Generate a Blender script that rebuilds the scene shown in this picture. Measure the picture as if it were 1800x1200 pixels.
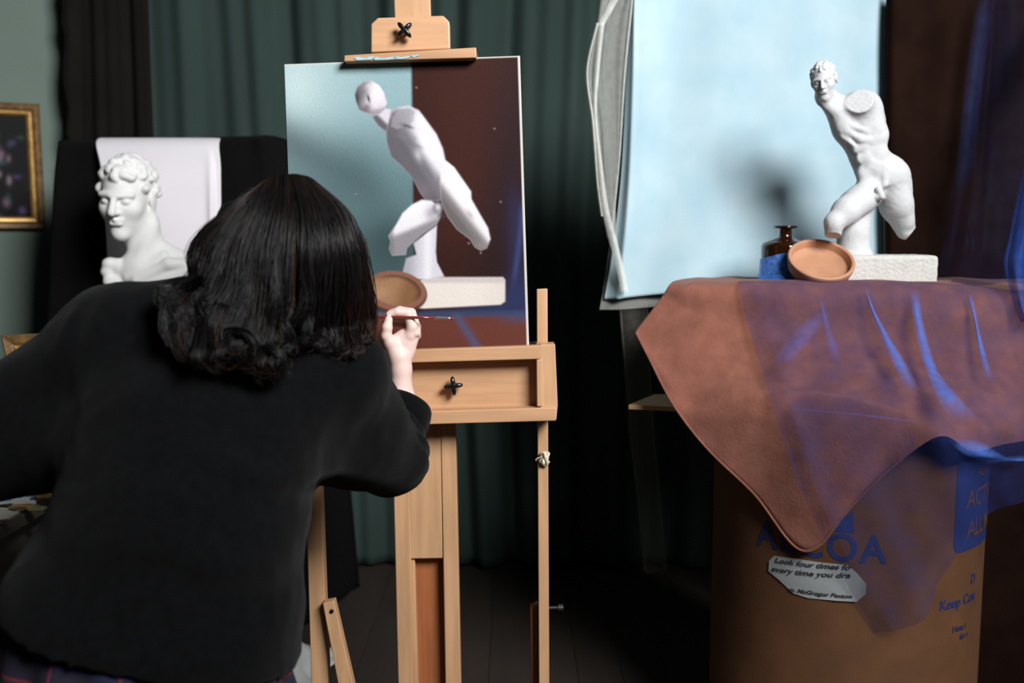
import bpy, bmesh, math, random
import numpy as np
from mathutils import Vector, Matrix
random.seed(7); RNG = np.random.default_rng(11)
for _o in list(bpy.data.objects): bpy.data.objects.remove(_o)
SC = bpy.context.scene; COL = SC.collection

# ---------------------------------------------------------------- camera
F = 1750.0; PITCH = math.radians(6.4); CP, SP = math.cos(PITCH), math.sin(PITCH); CZ = 1.4
cam = bpy.data.cameras.new('camera'); camo = bpy.data.objects.new('camera', cam); COL.objects.link(camo)
cam.sensor_width = 36; cam.lens = 35; camo.location = (0, 0, CZ); camo.rotation_euler = (math.pi/2-PITCH, 0, 0)
cam.dof.use_dof = True; cam.dof.focus_distance = 2.12; cam.dof.aperture_fstop = 2.4; cam.clip_start = .05
SC.camera = camo
# ---------------------------------------------------------------- world, window light, exposure
w = bpy.data.worlds.new('world'); SC.world = w; w.use_nodes = True
w.node_tree.nodes['Background'].inputs[0].default_value = (.55, .70, .74, 1)
w.node_tree.nodes['Background'].inputs[1].default_value = .022
def area(name, loc, target, sx, sy, power, col, spread=180):
    l = bpy.data.lights.new(name, 'AREA'); l.shape = 'RECTANGLE'; l.size = sx; l.size_y = sy; l.energy = power; l.color = col
    l.spread = math.radians(spread)
    o = bpy.data.objects.new(name, l); COL.objects.link(o); o.location = loc
    o.rotation_euler = (Vector(target)-Vector(loc)).to_track_quat('-Z', 'Y').to_euler(); return o
area('window_light', (2.0, -.90, 3.62), (-.10, 2.6, 1.70), 1.7, 1.45, 92, (.975, .985, 1.0), 88)
SC.view_settings.view_transform = 'Standard'; SC.view_settings.look = 'None'
SC.view_settings.exposure = 0.12; SC.view_settings.gamma = 1; SC.view_settings.use_curve_mapping = False

# ---------------------------------------------------------------- pixel -> place helpers (1800 x 1200 frame)
CAM = np.array([0, 0, CZ])
def ray(px, py):
    x = (px-900)/F; u = -(py-600)/F
    return np.array([x, CP+u*SP, -SP+u*CP])
def P(px, py, Y): d = ray(px, py); return CAM+d*(Y/d[1])
def PZ(px, py, z): d = ray(px, py); return CAM+d*((z-CZ)/d[2])
def PPL(px, py, p0, n):
    d = ray(px, py); return CAM+d*(np.dot(np.array(p0)-CAM, n)/np.dot(d, n))

# ---------------------------------------------------------------- materials
def lin(c): c = c/255.; return c/12.92 if c <= .04045 else ((c+.055)/1.055)**2.4
def L3(rgb): return tuple(lin(c) for c in rgb)
MATS = {}
def M(name, rgb, rough=.7, var=.12, scale=14, bump=0., bscale=None, stretch=(1, 1, 1), metal=0., sheen=0., coat=0., sss=0., spec=.5, rgb2=None, detail=4, coords='Object'):
    if name in MATS: return MATS[name]
    m = bpy.data.materials.new(name); m.use_nodes = True; nt = m.node_tree; N = nt.nodes; b = N['Principled BSDF']
    tc = N.new('ShaderNodeTexCoord'); mp = N.new('ShaderNodeMapping'); mp.inputs['Scale'].default_value = stretch
    nt.links.new(tc.outputs[coords], mp.inputs['Vector'])
    nz = N.new('ShaderNodeTexNoise'); nz.inputs['Scale'].default_value = scale; nz.inputs['Detail'].default_value = detail
    nt.links.new(mp.outputs[0], nz.inputs['Vector'])
    cr = N.new('ShaderNodeValToRGB'); c = np.array(L3(rgb)); c2 = np.array(L3(rgb2)) if rgb2 else None
    lo = c*(1-var) if c2 is None else c; hi = np.minimum(c*(1+var), 1) if c2 is None else c2
    cr.color_ramp.elements[0].position = .3; cr.color_ramp.elements[1].position = .7
    cr.color_ramp.elements[0].color = (*lo, 1); cr.color_ramp.elements[1].color = (*hi, 1)
    nt.links.new(nz.outputs['Fac'], cr.inputs[0]); nt.links.new(cr.outputs[0], b.inputs['Base Color'])
    b.inputs['Roughness'].default_value = rough; b.inputs['Metallic'].default_value = metal
    b.inputs['Specular IOR Level'].default_value = spec
    if sheen: b.inputs['Sheen Weight'].default_value = sheen; b.inputs['Sheen Roughness'].default_value = .5
    if coat: b.inputs['Coat Weight'].default_value = coat; b.inputs['Coat Roughness'].default_value = .15
    if sss: b.inputs['Subsurface Weight'].default_value = sss; b.inputs['Subsurface Radius'].default_value = (.012, .005, .003); b.inputs['Subsurface Scale'].default_value = 1
    if bump:
        n2 = N.new('ShaderNodeTexNoise'); n2.inputs['Scale'].default_value = bscale or scale*4; n2.inputs['Detail'].default_value = 3
        nt.links.new(mp.outputs[0], n2.inputs['Vector'])
        bp = N.new('ShaderNodeBump'); bp.inputs['Strength'].default_value = bump; bp.inputs['Distance'].default_value = .004
        nt.links.new(n2.outputs['Fac'], bp.inputs['Height']); nt.links.new(bp.outputs[0], b.inputs['Normal'])
    MATS[name] = m; return m
def tulle(name, rgb, alpha, scale=30, amp=.25, edge=.25, fade=False):
    m = bpy.data.materials.new(name); m.use_nodes = True; nt = m.node_tree; N = nt.nodes; b = N['Principled BSDF']
    b.inputs['Base Color'].default_value = (*L3(rgb), 1); b.inputs['Roughness'].default_value = .6
    b.inputs['Specular IOR Level'].default_value = .2
    tc = N.new('ShaderNodeTexCoord'); nz = N.new('ShaderNodeTexNoise'); nz.inputs['Scale'].default_value = scale; nz.inputs['Detail'].default_value = 6
    nt.links.new(tc.outputs['Object'], nz.inputs['Vector'])
    mr = N.new('ShaderNodeMapRange'); mr.inputs['From Min'].default_value = .3; mr.inputs['From Max'].default_value = .7
    mr.inputs['To Min'].default_value = alpha*(1-amp); mr.inputs['To Max'].default_value = alpha*(1+amp)
    nt.links.new(nz.outputs['Fac'], mr.inputs[0])
    # a net is denser where it is seen edge on
    lw = N.new('ShaderNodeLayerWeight'); lw.inputs['Blend'].default_value = .25
    pw = N.new('ShaderNodeMath'); pw.operation = 'MULTIPLY_ADD'; pw.use_clamp = True; pw.inputs[1].default_value = edge
    nt.links.new(lw.outputs['Facing'], pw.inputs[0]); nt.links.new(mr.outputs[0], pw.inputs[2])
    if fade:
        fa = N.new('ShaderNodeAttribute'); fa.attribute_name = 'fade'; fm = N.new('ShaderNodeMath'); fm.operation = 'MULTIPLY'
        nt.links.new(pw.outputs[0], fm.inputs[0]); nt.links.new(fa.outputs['Fac'], fm.inputs[1]); pw = fm
    tr = N.new('ShaderNodeBsdfTranslucent'); tr.inputs[0].default_value = (*L3(rgb), 1)
    mx = N.new('ShaderNodeMixShader'); mx.inputs[0].default_value = .35
    nt.links.new(b.outputs[0], mx.inputs[1]); nt.links.new(tr.outputs[0], mx.inputs[2])
    t = N.new('ShaderNodeBsdfTransparent'); m2 = N.new('ShaderNodeMixShader')
    nt.links.new(pw.outputs[0], m2.inputs[0]); nt.links.new(t.outputs[0], m2.inputs[1]); nt.links.new(mx.outputs[0], m2.inputs[2])
    nt.links.new(m2.outputs[0], N['Material Output'].inputs[0]); MATS[name] = m; return m
def vcol_mat(name, rough=.55, bump=.15, bscale=420):
    m = bpy.data.materials.new(name); m.use_nodes = True; nt = m.node_tree; N = nt.nodes; b = N['Principled BSDF']
    a = N.new('ShaderNodeVertexColor'); a.layer_name = 'paint'; nt.links.new(a.outputs[0], b.inputs['Base Color'])
    b.inputs['Roughness'].default_value = rough; b.inputs['Specular IOR Level'].default_value = .12
    tc = N.new('ShaderNodeTexCoord'); n2 = N.new('ShaderNodeTexNoise'); n2.inputs['Scale'].default_value = bscale
    nt.links.new(tc.outputs['Object'], n2.inputs['Vector']); bp = N.new('ShaderNodeBump'); bp.inputs['Strength'].default_value = bump; bp.inputs['Distance'].default_value = .002
    nt.links.new(n2.outputs['Fac'], bp.inputs['Height']); nt.links.new(bp.outputs[0], b.inputs['Normal']); return m

# ---------------------------------------------------------------- object helpers
def mesh(name, V, Fc, mat=None, smooth=False):
    me = bpy.data.meshes.new(name); me.from_pydata([tuple(map(float, v)) for v in V], [], [tuple(int(i) for i in f) for f in Fc])
    if smooth: me.shade_smooth()
    if mat: me.materials.append(mat)
    me.update(); return me
def add(name, me, parent=None, label=None, cat=None, group=None, kind=None):
    o = bpy.data.objects.new(name, me); COL.objects.link(o)
    if parent is not None: o.parent = parent; o.matrix_parent_inverse = Matrix.Translation(-Vector(parent.location))
    tag(o, label, cat, group, kind); return o
def tag(o, label=None, cat=None, group=None, kind=None):
    if label: o['label'] = label
    if cat: o['category'] = cat
    if group: o['group'] = group
    if kind: o['kind'] = kind
def thing(name, loc, label, cat, group=None):
    o = bpy.data.objects.new(name, None); COL.objects.link(o); o.location = tuple(map(float, loc)); o.empty_display_size = .05
    tag(o, label, cat, group); bpy.context.view_layer.update(); return o
def bevel(o, wd=.002, seg=2):
    m = o.modifiers.new('bevel', 'BEVEL'); m.width = wd; m.segments = seg; m.limit_method = 'ANGLE'; m.angle_limit = math.radians(40); return o
def solid(o, t, off=0):
    m = o.modifiers.new('solidify', 'SOLIDIFY'); m.thickness = t; m.offset = off; return o
def prism(front, back):
    n = len(front); V = list(front)+list(back)
    Fc = [tuple(range(n)), tuple(range(2*n-1, n-1, -1))]
    for i in range(n):
        j = (i+1) % n; Fc.append((i, i+n, j+n, j))
    return V, Fc
def fixnormals(me):
    bm = bmesh.new(); bm.from_mesh(me); bmesh.ops.recalc_face_normals(bm, faces=bm.faces); bm.to_mesh(me); bm.free(); return me
def boxm(lo, hi):
    (a, b, c), (d, e, f) = lo, hi
    V = [(a,b,c),(d,b,c),(d,e,c),(a,e,c),(a,b,f),(d,b,f),(d,e,f),(a,e,f)]
    return V, [(0,3,2,1),(4,5,6,7),(0,1,5,4),(1,2,6,5),(2,3,7,6),(3,0,4,7)]
def box(name, lo, hi, mat, parent=None, bv=.002, **k):
    o = add(name, mesh(name, *boxm(lo, hi), mat), parent, **k)
    if bv: bevel(o, bv)
    return o
def gridm(G, mat, name, uv=False):
    n, m = G.shape[:2]; V = G.reshape(-1, 3)
    i, j = np.meshgrid(np.arange(n-1), np.arange(m-1), indexing='ij'); a = (i*m+j).ravel()
    Fc = np.stack([a, a+1, a+m+1, a+m], 1)
    me = bpy.data.meshes.new(name); me.vertices.add(len(V)); me.vertices.foreach_set('co', V.astype(np.float32).ravel())
    me.loops.add(Fc.size); me.loops.foreach_set('vertex_index', Fc.astype(np.int32).ravel())
    me.polygons.add(len(Fc)); me.polygons.foreach_set('loop_start', np.arange(0, Fc.size, 4, dtype=np.int32))
    me.update(calc_edges=True); me.validate(); me.shade_smooth()
    if mat: me.materials.append(mat)
    return me
def lathe(prof, n=48, c=(0, 0, 0), R=None):
    V, Fc = [], []; k = len(prof)
    for i in range(n):
        a = 2*math.pi*i/n
        for r, z in prof:
            v = np.array([r*math.cos(a), r*math.sin(a), z]); v = v if R is None else R@v; V.append(v+np.array(c))
    for i in range(n):
        for j in range(k-1):
            a = i*k+j; b = ((i+1) % n)*k+j; Fc.append((a, b, b+1, a+1))
    return V, Fc
def catmull(C, n):          # C (k, ...) control points -> n samples
    C = np.asarray(C, float); k = len(C); t = np.linspace(0, k-1, n); i = np.clip(t.astype(int), 0, k-2); f = (t-i)
    f = f.reshape((-1,)+(1,)*(C.ndim-1)); p1 = C[i]; p2 = C[i+1]; p0 = C[np.maximum(i-1, 0)]; p3 = C[np.minimum(i+2, k-1)]
    p0 = np.where((i == 0).reshape(f.shape), 2*p1-p2, p0); p3 = np.where((i == k-2).reshape(f.shape), 2*p2-p1, p3)
    return .5*((2*p1)+(-p0+p2)*f+(2*p0-5*p1+4*p2-p3)*f*f+(-p0+3*p1-3*p2+p3)*f**3)
def catgrid(C, n, m): return catmull(catmull(np.asarray(C, float), n).swapaxes(0, 1), m).swapaxes(0, 1)
def tubes(lines, radii, sides=3, taper=True):
    """many thin tubes in one mesh; lines (s, n, 3)"""
    lines = np.asarray(lines, float); s, n, _ = lines.shape
    T = np.gradient(lines, axis=1); T /= np.linalg.norm(T, axis=2, keepdims=True)+1e-9
    up = np.array([.31, .87, .38]); A = np.cross(T, up); A /= np.linalg.norm(A, axis=2, keepdims=True)+1e-9; B = np.cross(T, A)
    tp = np.ones(n) if not taper else np.clip(np.minimum(np.linspace(.6, 3, n), np.linspace(6, .25, n)), 0, 1)
    r = np.asarray(radii).reshape(-1, 1, 1)*tp.reshape(1, -1, 1)
    an = 2*np.pi*np.arange(sides)/sides
    V = np.stack([lines+r*(math.cos(a)*A+math.sin(a)*B) for a in an], 2).reshape(-1, 3)
    si, ni, ki = np.meshgrid(np.arange(s), np.arange(n-1), np.arange(sides), indexing='ij')
    b = si*n*sides+ni*sides; k2 = (ki+1) % sides
    Fc = np.stack([b+ki, b+k2, b+sides+k2, b+sides+ki], -1).reshape(-1, 4)
    return V, Fc
def fastmesh(name, V, Fc, mat, smooth=True):
    me = bpy.data.meshes.new(name); V = np.asarray(V); Fc = np.asarray(Fc)
    me.vertices.add(len(V)); me.vertices.foreach_set('co', V.astype(np.float32).ravel())
    me.loops.add(Fc.size); me.loops.foreach_set('vertex_index', Fc.astype(np.int32).ravel())
    me.polygons.add(len(Fc)); me.polygons.foreach_set('loop_start', np.arange(0, Fc.size, Fc.shape[1], dtype=np.int32))
    me.update(calc_edges=True)
    if smooth: me.shade_smooth()
    if mat: me.materials.append(mat)
    return me
# ---------------------------------------------------------------- smooth solids: blended shapes -> one continuous surface
def rot(yaw=0, pitch=0, roll=0): # degrees: about z, x, y
    return np.array(Matrix.Rotation(math.radians(yaw), 3, 'Z')@Matrix.Rotation(math.radians(pitch), 3, 'X')@Matrix.Rotation(math.radians(roll), 3, 'Y'))
def rc(a, b, ra, rb, k=.02, s=1): return ('rc', np.array(a, float), np.array(b, float), ra, rb, k, s)
def el(c, r, k=.02, R=None, s=1): return ('el', np.array(c, float), np.array(r, float), R, None, k, s)
def bxo(c, r, rad, k=.01, R=None, s=1): return ('bx', np.array(c, float), np.array(r, float), R, rad, k, s)
def pl(n, d, k=.005): return ('pl', np.array(n, float), d, None, None, k, -1)     # cut away n.x > d
def dist(op, Q):
    t = op[0]
    if t == 'rc':
        _, a, b, ra, rb, k, s = op; ba = b-a; h = np.clip(((Q-a)@ba)/max(ba@ba, 1e-12), 0, 1)
        return np.sqrt((((Q-a)-h[:, None]*ba)**2).sum(1))-(ra+(rb-ra)*h)
    if t == 'pl': return -((Q@op[1])-op[2])
    q = Q-op[1]
    if op[3] is not None: q = q@op[3]
    if t == 'el':
        k0 = np.sqrt(((q/op[2])**2).sum(1)); k1 = np.sqrt(((q/op[2]**2)**2).sum(1))+1e-9
        return k0*(k0-1)/k1
    q = np.abs(q)-(op[2]-op[4]); return np.sqrt((np.maximum(q, 0)**2).sum(1))+np.minimum(q.max(1), 0)-op[4]
def field(ops, Q):
    d = np.full(len(Q), 1e3)
    for op in ops:
        e = dist(op, Q); k = op[5]
        if op[6] > 0:
            h = np.clip(.5+.5*(d-e)/k, 0, 1); d = d+(e-d)*h-k*h*(1-h)
        else:
            h = np.clip(.5-.5*(d+e)/k, 0, 1); d = d+(-e-d)*h+k*h*(1-h)
    return d
def nets(fn, lo, hi, h):
    lo = np.array(lo, float); hi = np.array(hi, float); n = np.maximum(((hi-lo)/h).astype(int)+2, 4)
    ax = [lo[i]+h*np.arange(n[i]) for i in range(3)]
    # coarse pass finds the cells worth looking at
    X = np.stack(np.meshgrid(*ax, indexing='ij'), -1)
    st = 4; c = X[::st, ::st, ::st]; cd = fn(c.reshape(-1, 3)).reshape(c.shape[:3])
    D = np.repeat(np.repeat(np.repeat(cd, st, 0), st, 1), st, 2)[:n[0], :n[1], :n[2]].copy()
    near = np.abs(D) < st*h*2.6; D[near] = fn(X[near])
    s = D < 0; off = [(i, j, k) for i in (0, 1) for j in (0, 1) for k in (0, 1)]
    m = n-1; S = [s[i:i+m[0], j:j+m[1], k:k+m[2]] for i, j, k in off]; cnt = sum(x.astype(np.int8) for x in S)
    act = (cnt > 0) & (cnt < 8); idx = np.argwhere(act); vid = -np.ones(tuple(m), int); vid[act] = np.arange(len(idx))
    acc = np.zeros((len(idx), 3)); num = np.zeros(len(idx))
    for a in range(8):
        for b in range(a+1, 8):
            oa, ob = np.array(off[a]), np.array(off[b])
            if np.abs(oa-ob).sum() != 1: continue
            da = D[tuple((idx+oa).T)]; db = D[tuple((idx+ob).T)]; cr = (da < 0) != (db < 0)
            t = np.where(cr, da/np.where(cr, da-db, 1), 0)
            acc += np.where(cr[:, None], oa+t[:, None]*(ob-oa), 0); num += cr
    V = lo+h*(idx+acc/num[:, None]); Fs = []
    for ax_ in range(3):
        b, c2 = (ax_+1) % 3, (ax_+2) % 3
        sl0 = [slice(1, m[i]) for i in range(3)]; sl0[ax_] = slice(0, m[ax_]); sl1 = list(sl0); sl1[ax_] = slice(1, m[ax_]+1)
        s0, s1 = s[tuple(sl0)], s[tuple(sl1)]; e = np.argwhere(s0 != s1)
        base = np.array([1, 1, 1]); base[ax_] = 0; e2 = e+base; fl = s0[tuple(e.T)]
        def vv(db, dc):
            q = e2.copy(); q[:, b] -= db; q[:, c2] -= dc; return vid[tuple(q.T)]
        q = np.stack([vv(1, 1), vv(0, 1), vv(0, 0), vv(1, 0)], 1); q[~fl] = q[~fl][:, ::-1]; Fs.append(q)
    Fc = np.concatenate(Fs); Fc = Fc[(Fc >= 0).all(1)]
    return V, Fc
def blob(ops, h, pad=.03, disp=None):
    pts, rad = [], []
    for op in ops:
        if op[6] < 0: continue
        if op[0] == 'rc': pts += [op[1]-op[3], op[1]+op[3], op[2]-op[4], op[2]+op[4]]
        else: r = np.max(op[2]) if op[3] is not None else op[2]; pts += [op[1]-r, op[1]+r]
    pts = np.array(pts); fn = (lambda Q: field(ops, Q)) if disp is None else (lambda Q: field(ops, Q)+disp(Q))
    return nets(fn, pts.min(0)-pad, pts.max(0)+pad, h)
def nz3(Q, f, seed=0):       # cheap smooth noise
    a = np.sin(Q[:, 0]*f+1.7*np.sin(Q[:, 1]*f*.83+seed)+seed*1.3)*np.cos(Q[:, 1]*f*1.13+seed*2.1+1.3*np.sin(Q[:, 2]*f*.9))
    return a*np.sin(Q[:, 2]*f*.97+1.1*np.cos(Q[:, 0]*f*1.2+seed)+.7*seed)
def head_ops(c, R, H, hair=None, k=1.0, hs=1.0):
    """classical head, height H, face looking along -y of R"""
    T = lambda p: np.array(c)+R@(np.array(p)*H)
    E = lambda p, r, kk=.06, RR=None, s=1: el(T(p), np.array(r)*H, kk*H*k, R if RR is None else R@RR, s)
    Cn = lambda p, q, ra, rb, kk=.05, s=1: rc(T(p), T(q), ra*H, rb*H, kk*H*k, s)
    o = [E((0, .07, .15), (.31, .40, .345)), E((0, -.12, -.13), (.245, .255, .36), .12), E((0, -.27, -.41), (.10, .09, .08), .10),
         E((.15, -.22, -.08), (.11, .12, .10), .1), E((-.15, -.22, -.08), (.11, .12, .10), .1),
         E((.135, -.40, .03), (.095, .085, .055), .05, None, -1), E((-.135, -.40, .03), (.095, .085, .055), .05, None, -1),
         Cn((-.2, -.30, .10), (-.05, -.375, .10), .035, .035, .05), Cn((.2, -.30, .10), (.05, -.375, .10), .035, .035, .05),
         E((.125, -.315, .02), (.065, .055, .045), .015), E((-.125, -.315, .02), (.065, .055, .045), .015),
         Cn((0, -.375, .10), (0, -.47, -.10), .032, .05, .035), Cn((-.05, -.41, -.115), (.05, -.41, -.115), .03, .03, .03),
         Cn((-.075, -.365, -.205), (.075, -.365, -.205), .022, .022, .03), Cn((0, -.395, -.20), (0, -.39, -.20), .03, .03, .03),
         Cn((-.06, -.37, -.255), (.06, -.37, -.255), .028, .028, .025),
         E((.315, .05, .0), (.035, .085, .125), .03), E((-.315, .05, .0), (.035, .085, .125), .03)]
    if hair:
        r = np.random.default_rng(5)
        for i in range(hair):
            u = r.uniform(-math.pi, math.pi); v = r.uniform(-.35, 1.5)
            p = np.array([math.sin(u)*math.cos(v)*.32, -math.cos(u)*math.cos(v)*.41+.07, math.sin(v)*.36+.15])
            if p[1] < -.12 and p[2] < .30: continue
            if p[2] < -.05: continue
            if abs(p[0]) > .26 and p[2] < .08 and p[1] < .16: continue
            sz = r.uniform(.045, .075)*hs; o.append(E(tuple(p), (sz, sz*.8, sz*1.25), .022, rot(r.uniform(0, 180), r.uniform(0, 180), 0)))
    return o
def text_geo(s, size, bold=0., shear=0., spacing=1.):
    cu = bpy.data.curves.new('txt', 'FONT'); cu.body = s; cu.size = size; cu.offset = bold; cu.shear = shear; cu.space_character = spacing
    cu.resolution_u = 4; cu.fill_mode = 'FRONT'
    o = bpy.data.objects.new('txt', cu); COL.objects.link(o); dg = bpy.context.evaluated_depsgraph_get(); dg.update()
    me = bpy.data.meshes.new_from_object(o.evaluated_get(dg)); bpy.data.objects.remove(o); bpy.data.curves.remove(cu)
    V = np.array([v.co[:] for v in me.vertices]) if len(me.vertices) else np.zeros((0, 3)); Fc = [tuple(p.vertices) for p in me.polygons]
    bpy.data.meshes.remove(me); return V, Fc
# ================================================================ the setting
m_floor = M('floor_boards', (48, 39, 32), .7, .25, 6, .1, stretch=(1, .15, 1))
m_wall = M('wall_paint', (110, 126, 116), .9, .04, 3, .05, 60)
FY = 4.12
# floor of boards
fl = add('floor', mesh('floor', *boxm((-4, -1.5, -.06), (3.4, 4.6, -.012)), m_floor), kind='structure')
bd = mesh('board', *boxm((-.0695, 0, -.02), (.0695, 2.2, 0)), m_floor)
for i in range(34):
    x = -2.4+i*.141
    for j, y0 in enumerate((2.05+.5*((i*7) % 3)/3, )):
        o = add('floor_board', bd, fl); o.location = (x, y0, 0)
        o.location.z += .0006*((i*5) % 4)
wb = add('wall_back', mesh('wall_back', *boxm((-1.80, FY, -.06), (3.4, FY+.1, 3.2)), m_wall), kind='structure')
WD = np.array([-math.cos(math.radians(30)), -math.sin(math.radians(30)), 0]); WN = np.array([WD[1], -WD[0], 0]); WN = -WN if WN[1] > 0 else WN
W0 = np.array([-1.80, FY, 0])
a, b = W0, W0+WD*2.4
V, Fc = prism([a+(0, 0, -.06), b+(0, 0, -.06), b+(0, 0, 3.2), a+(0, 0, 3.2)], [a-WN*.1+(0, 0, -.06), b-WN*.1+(0, 0, -.06), b-WN*.1+(0, 0, 3.2), a-WN*.1+(0, 0, 3.2)])
wl = add('wall_left', fixnormals(mesh('wall_left', V, Fc, m_wall)), kind='structure')
V, Fc = prism([a+WN*.012+(0, 0, 0), b+WN*.012, b+WN*.012+(0, 0, .12), a+WN*.012+(0, 0, .12)], [a, b, b+(0, 0, .12), a+(0, 0, .12)])
add('baseboard_left', fixnormals(mesh('baseboard_left', V, Fc, M('trim_paint', (170, 175, 165), .5))), kind='structure')

# ================================================================ curtains
def curtain(name, x0, x1, Y, mat, label, seed, amp=.035, n=420, z1=2.75, per=.30, edge=0):
    x = np.linspace(x0, x1, n); z = np.linspace(.015, z1, 60); X, Z = np.meshgrid(x, z, indexing='ij')
    ph = 2*np.pi/per; sw = .03*np.sin(Z*1.3+X*3)
    U = X+sw
    y = amp*(np.sin(U*ph+seed)+.55*np.sin(U*ph*1.73+1.3*seed+.6*np.sin(Z*.9))+.35*np.sin(U*ph*3.1+seed*.7+.4*Z))
    y *= (.75+.25*np.sin(U*2.1+seed))*(.8+.25*(2.75-Z)/2.75)
    X2 = X.copy()
    if edge: X2 += (1-np.clip((X-x0)/.06, 0, 1))*.008*np.sin(Z*37+2*np.sin(Z*11))
    G = np.stack([X2, Y+y, Z], -1); o = add(name, gridm(G, mat, name), label=label, cat='curtain'); solid(o, .004)
    rod = None; return o
m_cg = M('green_curtain_cloth', (52, 66, 62), .95, .12, 5, .25, 900, spec=.1, stretch=(1, 1, .3))
m_cb = M('black_brown_curtain_cloth', (26, 24, 21), .95, .12, 5, .25, 900, spec=.1)
curtain('curtain', -1.50, 2.3, 4.02, m_cg, 'long dark green curtain hanging in soft folds behind the easel', 1.1, edge=0)
curtain('curtain', -1.733, -1.40, 3.955, m_cb, 'narrow blackish brown curtain panel beside the grey wall', 2.7, amp=.016, n=120, per=.15, edge=1)

# ================================================================ framed pictures
m_gold = M('gilt', (196, 152, 82), .38, .25, 30, .3, 90, metal=.35)
m_golddk = M('aged_gilt', (118, 88, 52), .5, .35, 40, .4, 120, metal=.25)
def frame_ring(O, ux, uz, nn, w, h, rects):
    """mitred moulding: rects = list of (inset, height) rings"""
    V, Fc = [], []
    for ins, ht in rects:
        for (a, b) in ((ins, ins), (w-ins, ins), (w-ins, h-ins), (ins, h-ins)): V.append(O+ux*a+uz*b+nn*ht)
    for r in range(len(rects)-1):
        for i in range(4):
            j = (i+1) % 4; Fc.append((r*4+i, r*4+j, r*4+4+j, r*4+4+i))
    return V, Fc
def flower_paint(n, m, seed):
    u, v = np.meshgrid(np.linspace(0, 1, n), np.linspace(0, 1, m), indexing='ij'); C = np.zeros((n, m, 3)); C[:] = L3((8, 8, 9))
    r = np.random.default_rng(seed); cols = [(120, 95, 150), (150, 120, 140), (60, 80, 60), (40, 90, 85), (170, 150, 160), (90, 70, 120), (120, 105, 60), (60, 75, 95)]
    for i in range(70):
        cx, cy = .56+r.normal(0, .17), .58+r.normal(0, .2); sx, sy = r.uniform(.012, .04), r.uniform(.02, .05)
        g = np.exp(-(((u-cx)/sx)**2+((v-cy)/sy)**2)); c = np.array(L3(cols[r.integers(len(cols))]))
        C = C*(1-.75*g[..., None])+c*.55*g[..., None]
    return C
def paint_mesh(G, C, mat, name):
    me = gridm(G, mat, name); at = me.color_attributes.new('paint', 'FLOAT_COLOR', 'POINT')
    at.data.foreach_set('color', np.concatenate([C.reshape(-1, 3), np.ones((C.shape[0]*C.shape[1], 1))], 1).astype(np.float32).ravel()); return me
m_paint = vcol_mat('oil_paint')
def picture(O, ux, uz, nn, w, h, label, cat, seed, fw=.05):
    t = thing('framed_painting', O+ux*w/2, label, cat)
    add('outer_moulding', fixnormals(mesh('outer_moulding', *frame_ring(O, ux, uz, nn, w, h, [(0, 0), (0, .022), (.006, .03), (.022, .026), (.03, .018)]), m_golddk)), t)
    add('inner_moulding', fixnormals(mesh('inner_moulding', *frame_ring(O, ux, uz, nn, w, h, [(.029, .016), (.031, .028), (.042, .026), (fw, .012), (fw, .004)]), m_gold)), t)
    n, m = 60, 70; U, Vv = np.meshgrid(np.linspace(fw-.004, w-fw+.004, n), np.linspace(fw-.004, h-fw+.004, m), indexing='ij')
    G = O+U[..., None]*ux+Vv[..., None]*uz+nn*.008
    add('painted_canvas', paint_mesh(G, flower_paint(n, m, seed), m_paint, 'painted_canvas'), t, label='dark painting of purple flowers')
    return t
tr = PPL(68, 184, W0+WN*.004, WN); br = PPL(80, 403, W0+WN*.004, WN); uz = (tr-br); hh = np.linalg.norm(uz); uz /= hh; ux = -WD
picture(br-ux*.46, ux, uz, WN, .46, hh, 'gilt framed dark flower painting hanging on the grey wall', 'painting', 3)

# ================================================================ taboret with palette, leaning frame
m_cab = M('taboret_paint', (98, 92, 84), .7, .2, 9, .1)
tx1 = PZ(108, 862, .757)[0]; ty0, ty1 = 2.05, 2.50
t = thing('taboret', ((-1.75+tx1)/2, 2.28, 0), 'grey painted taboret with drawers under the paint-smeared palette', 'taboret')
box('top', (-1.75, ty0-.01, .725), (tx1, ty1, .757), m_cab, t)
box('body', (-1.73, ty0+.02, .10), (tx1-.03, ty1-.02, .725), m_cab, t)
for zz in (.53, .34, .15):
    d = box('drawer', (-1.71, ty0+.005, zz), (tx1-.05, ty0+.03, zz+.165), m_cab, t, bv=.004)
    kx = (-1.71+tx1-.05)/2; add('knob', mesh('knob', *lathe([(0, .03), (.012, .028), (.015, .02), (.008, .01), (.007, 0)], 16, (kx, ty0+.005, zz+.085), rot(0, 90, 0)), M('dark_metal', (40, 38, 36), .35, metal=.8), True), d)
for sx in (-1.70, tx1-.06):
    for sy in (ty0+.05, ty1-.05): add('leg', mesh('leg', *lathe([(.022, .1), (.016, 0), (0, 0)], 12, (sx, sy, 0)), m_cab), t)
m_pal = M('palette_white', (196, 194, 184), .45, .08, 12)
pt = thing('palette', ((-1.7+tx1)/2, 2.22, .757), 'white rectangular palette with dabs of blue, ochre and grey paint', 'palette')
box('board', (-1.74, ty0, .7572), (tx1-.004, 2.40, .766), m_pal, pt)
r = np.random.default_rng(4)
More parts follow.
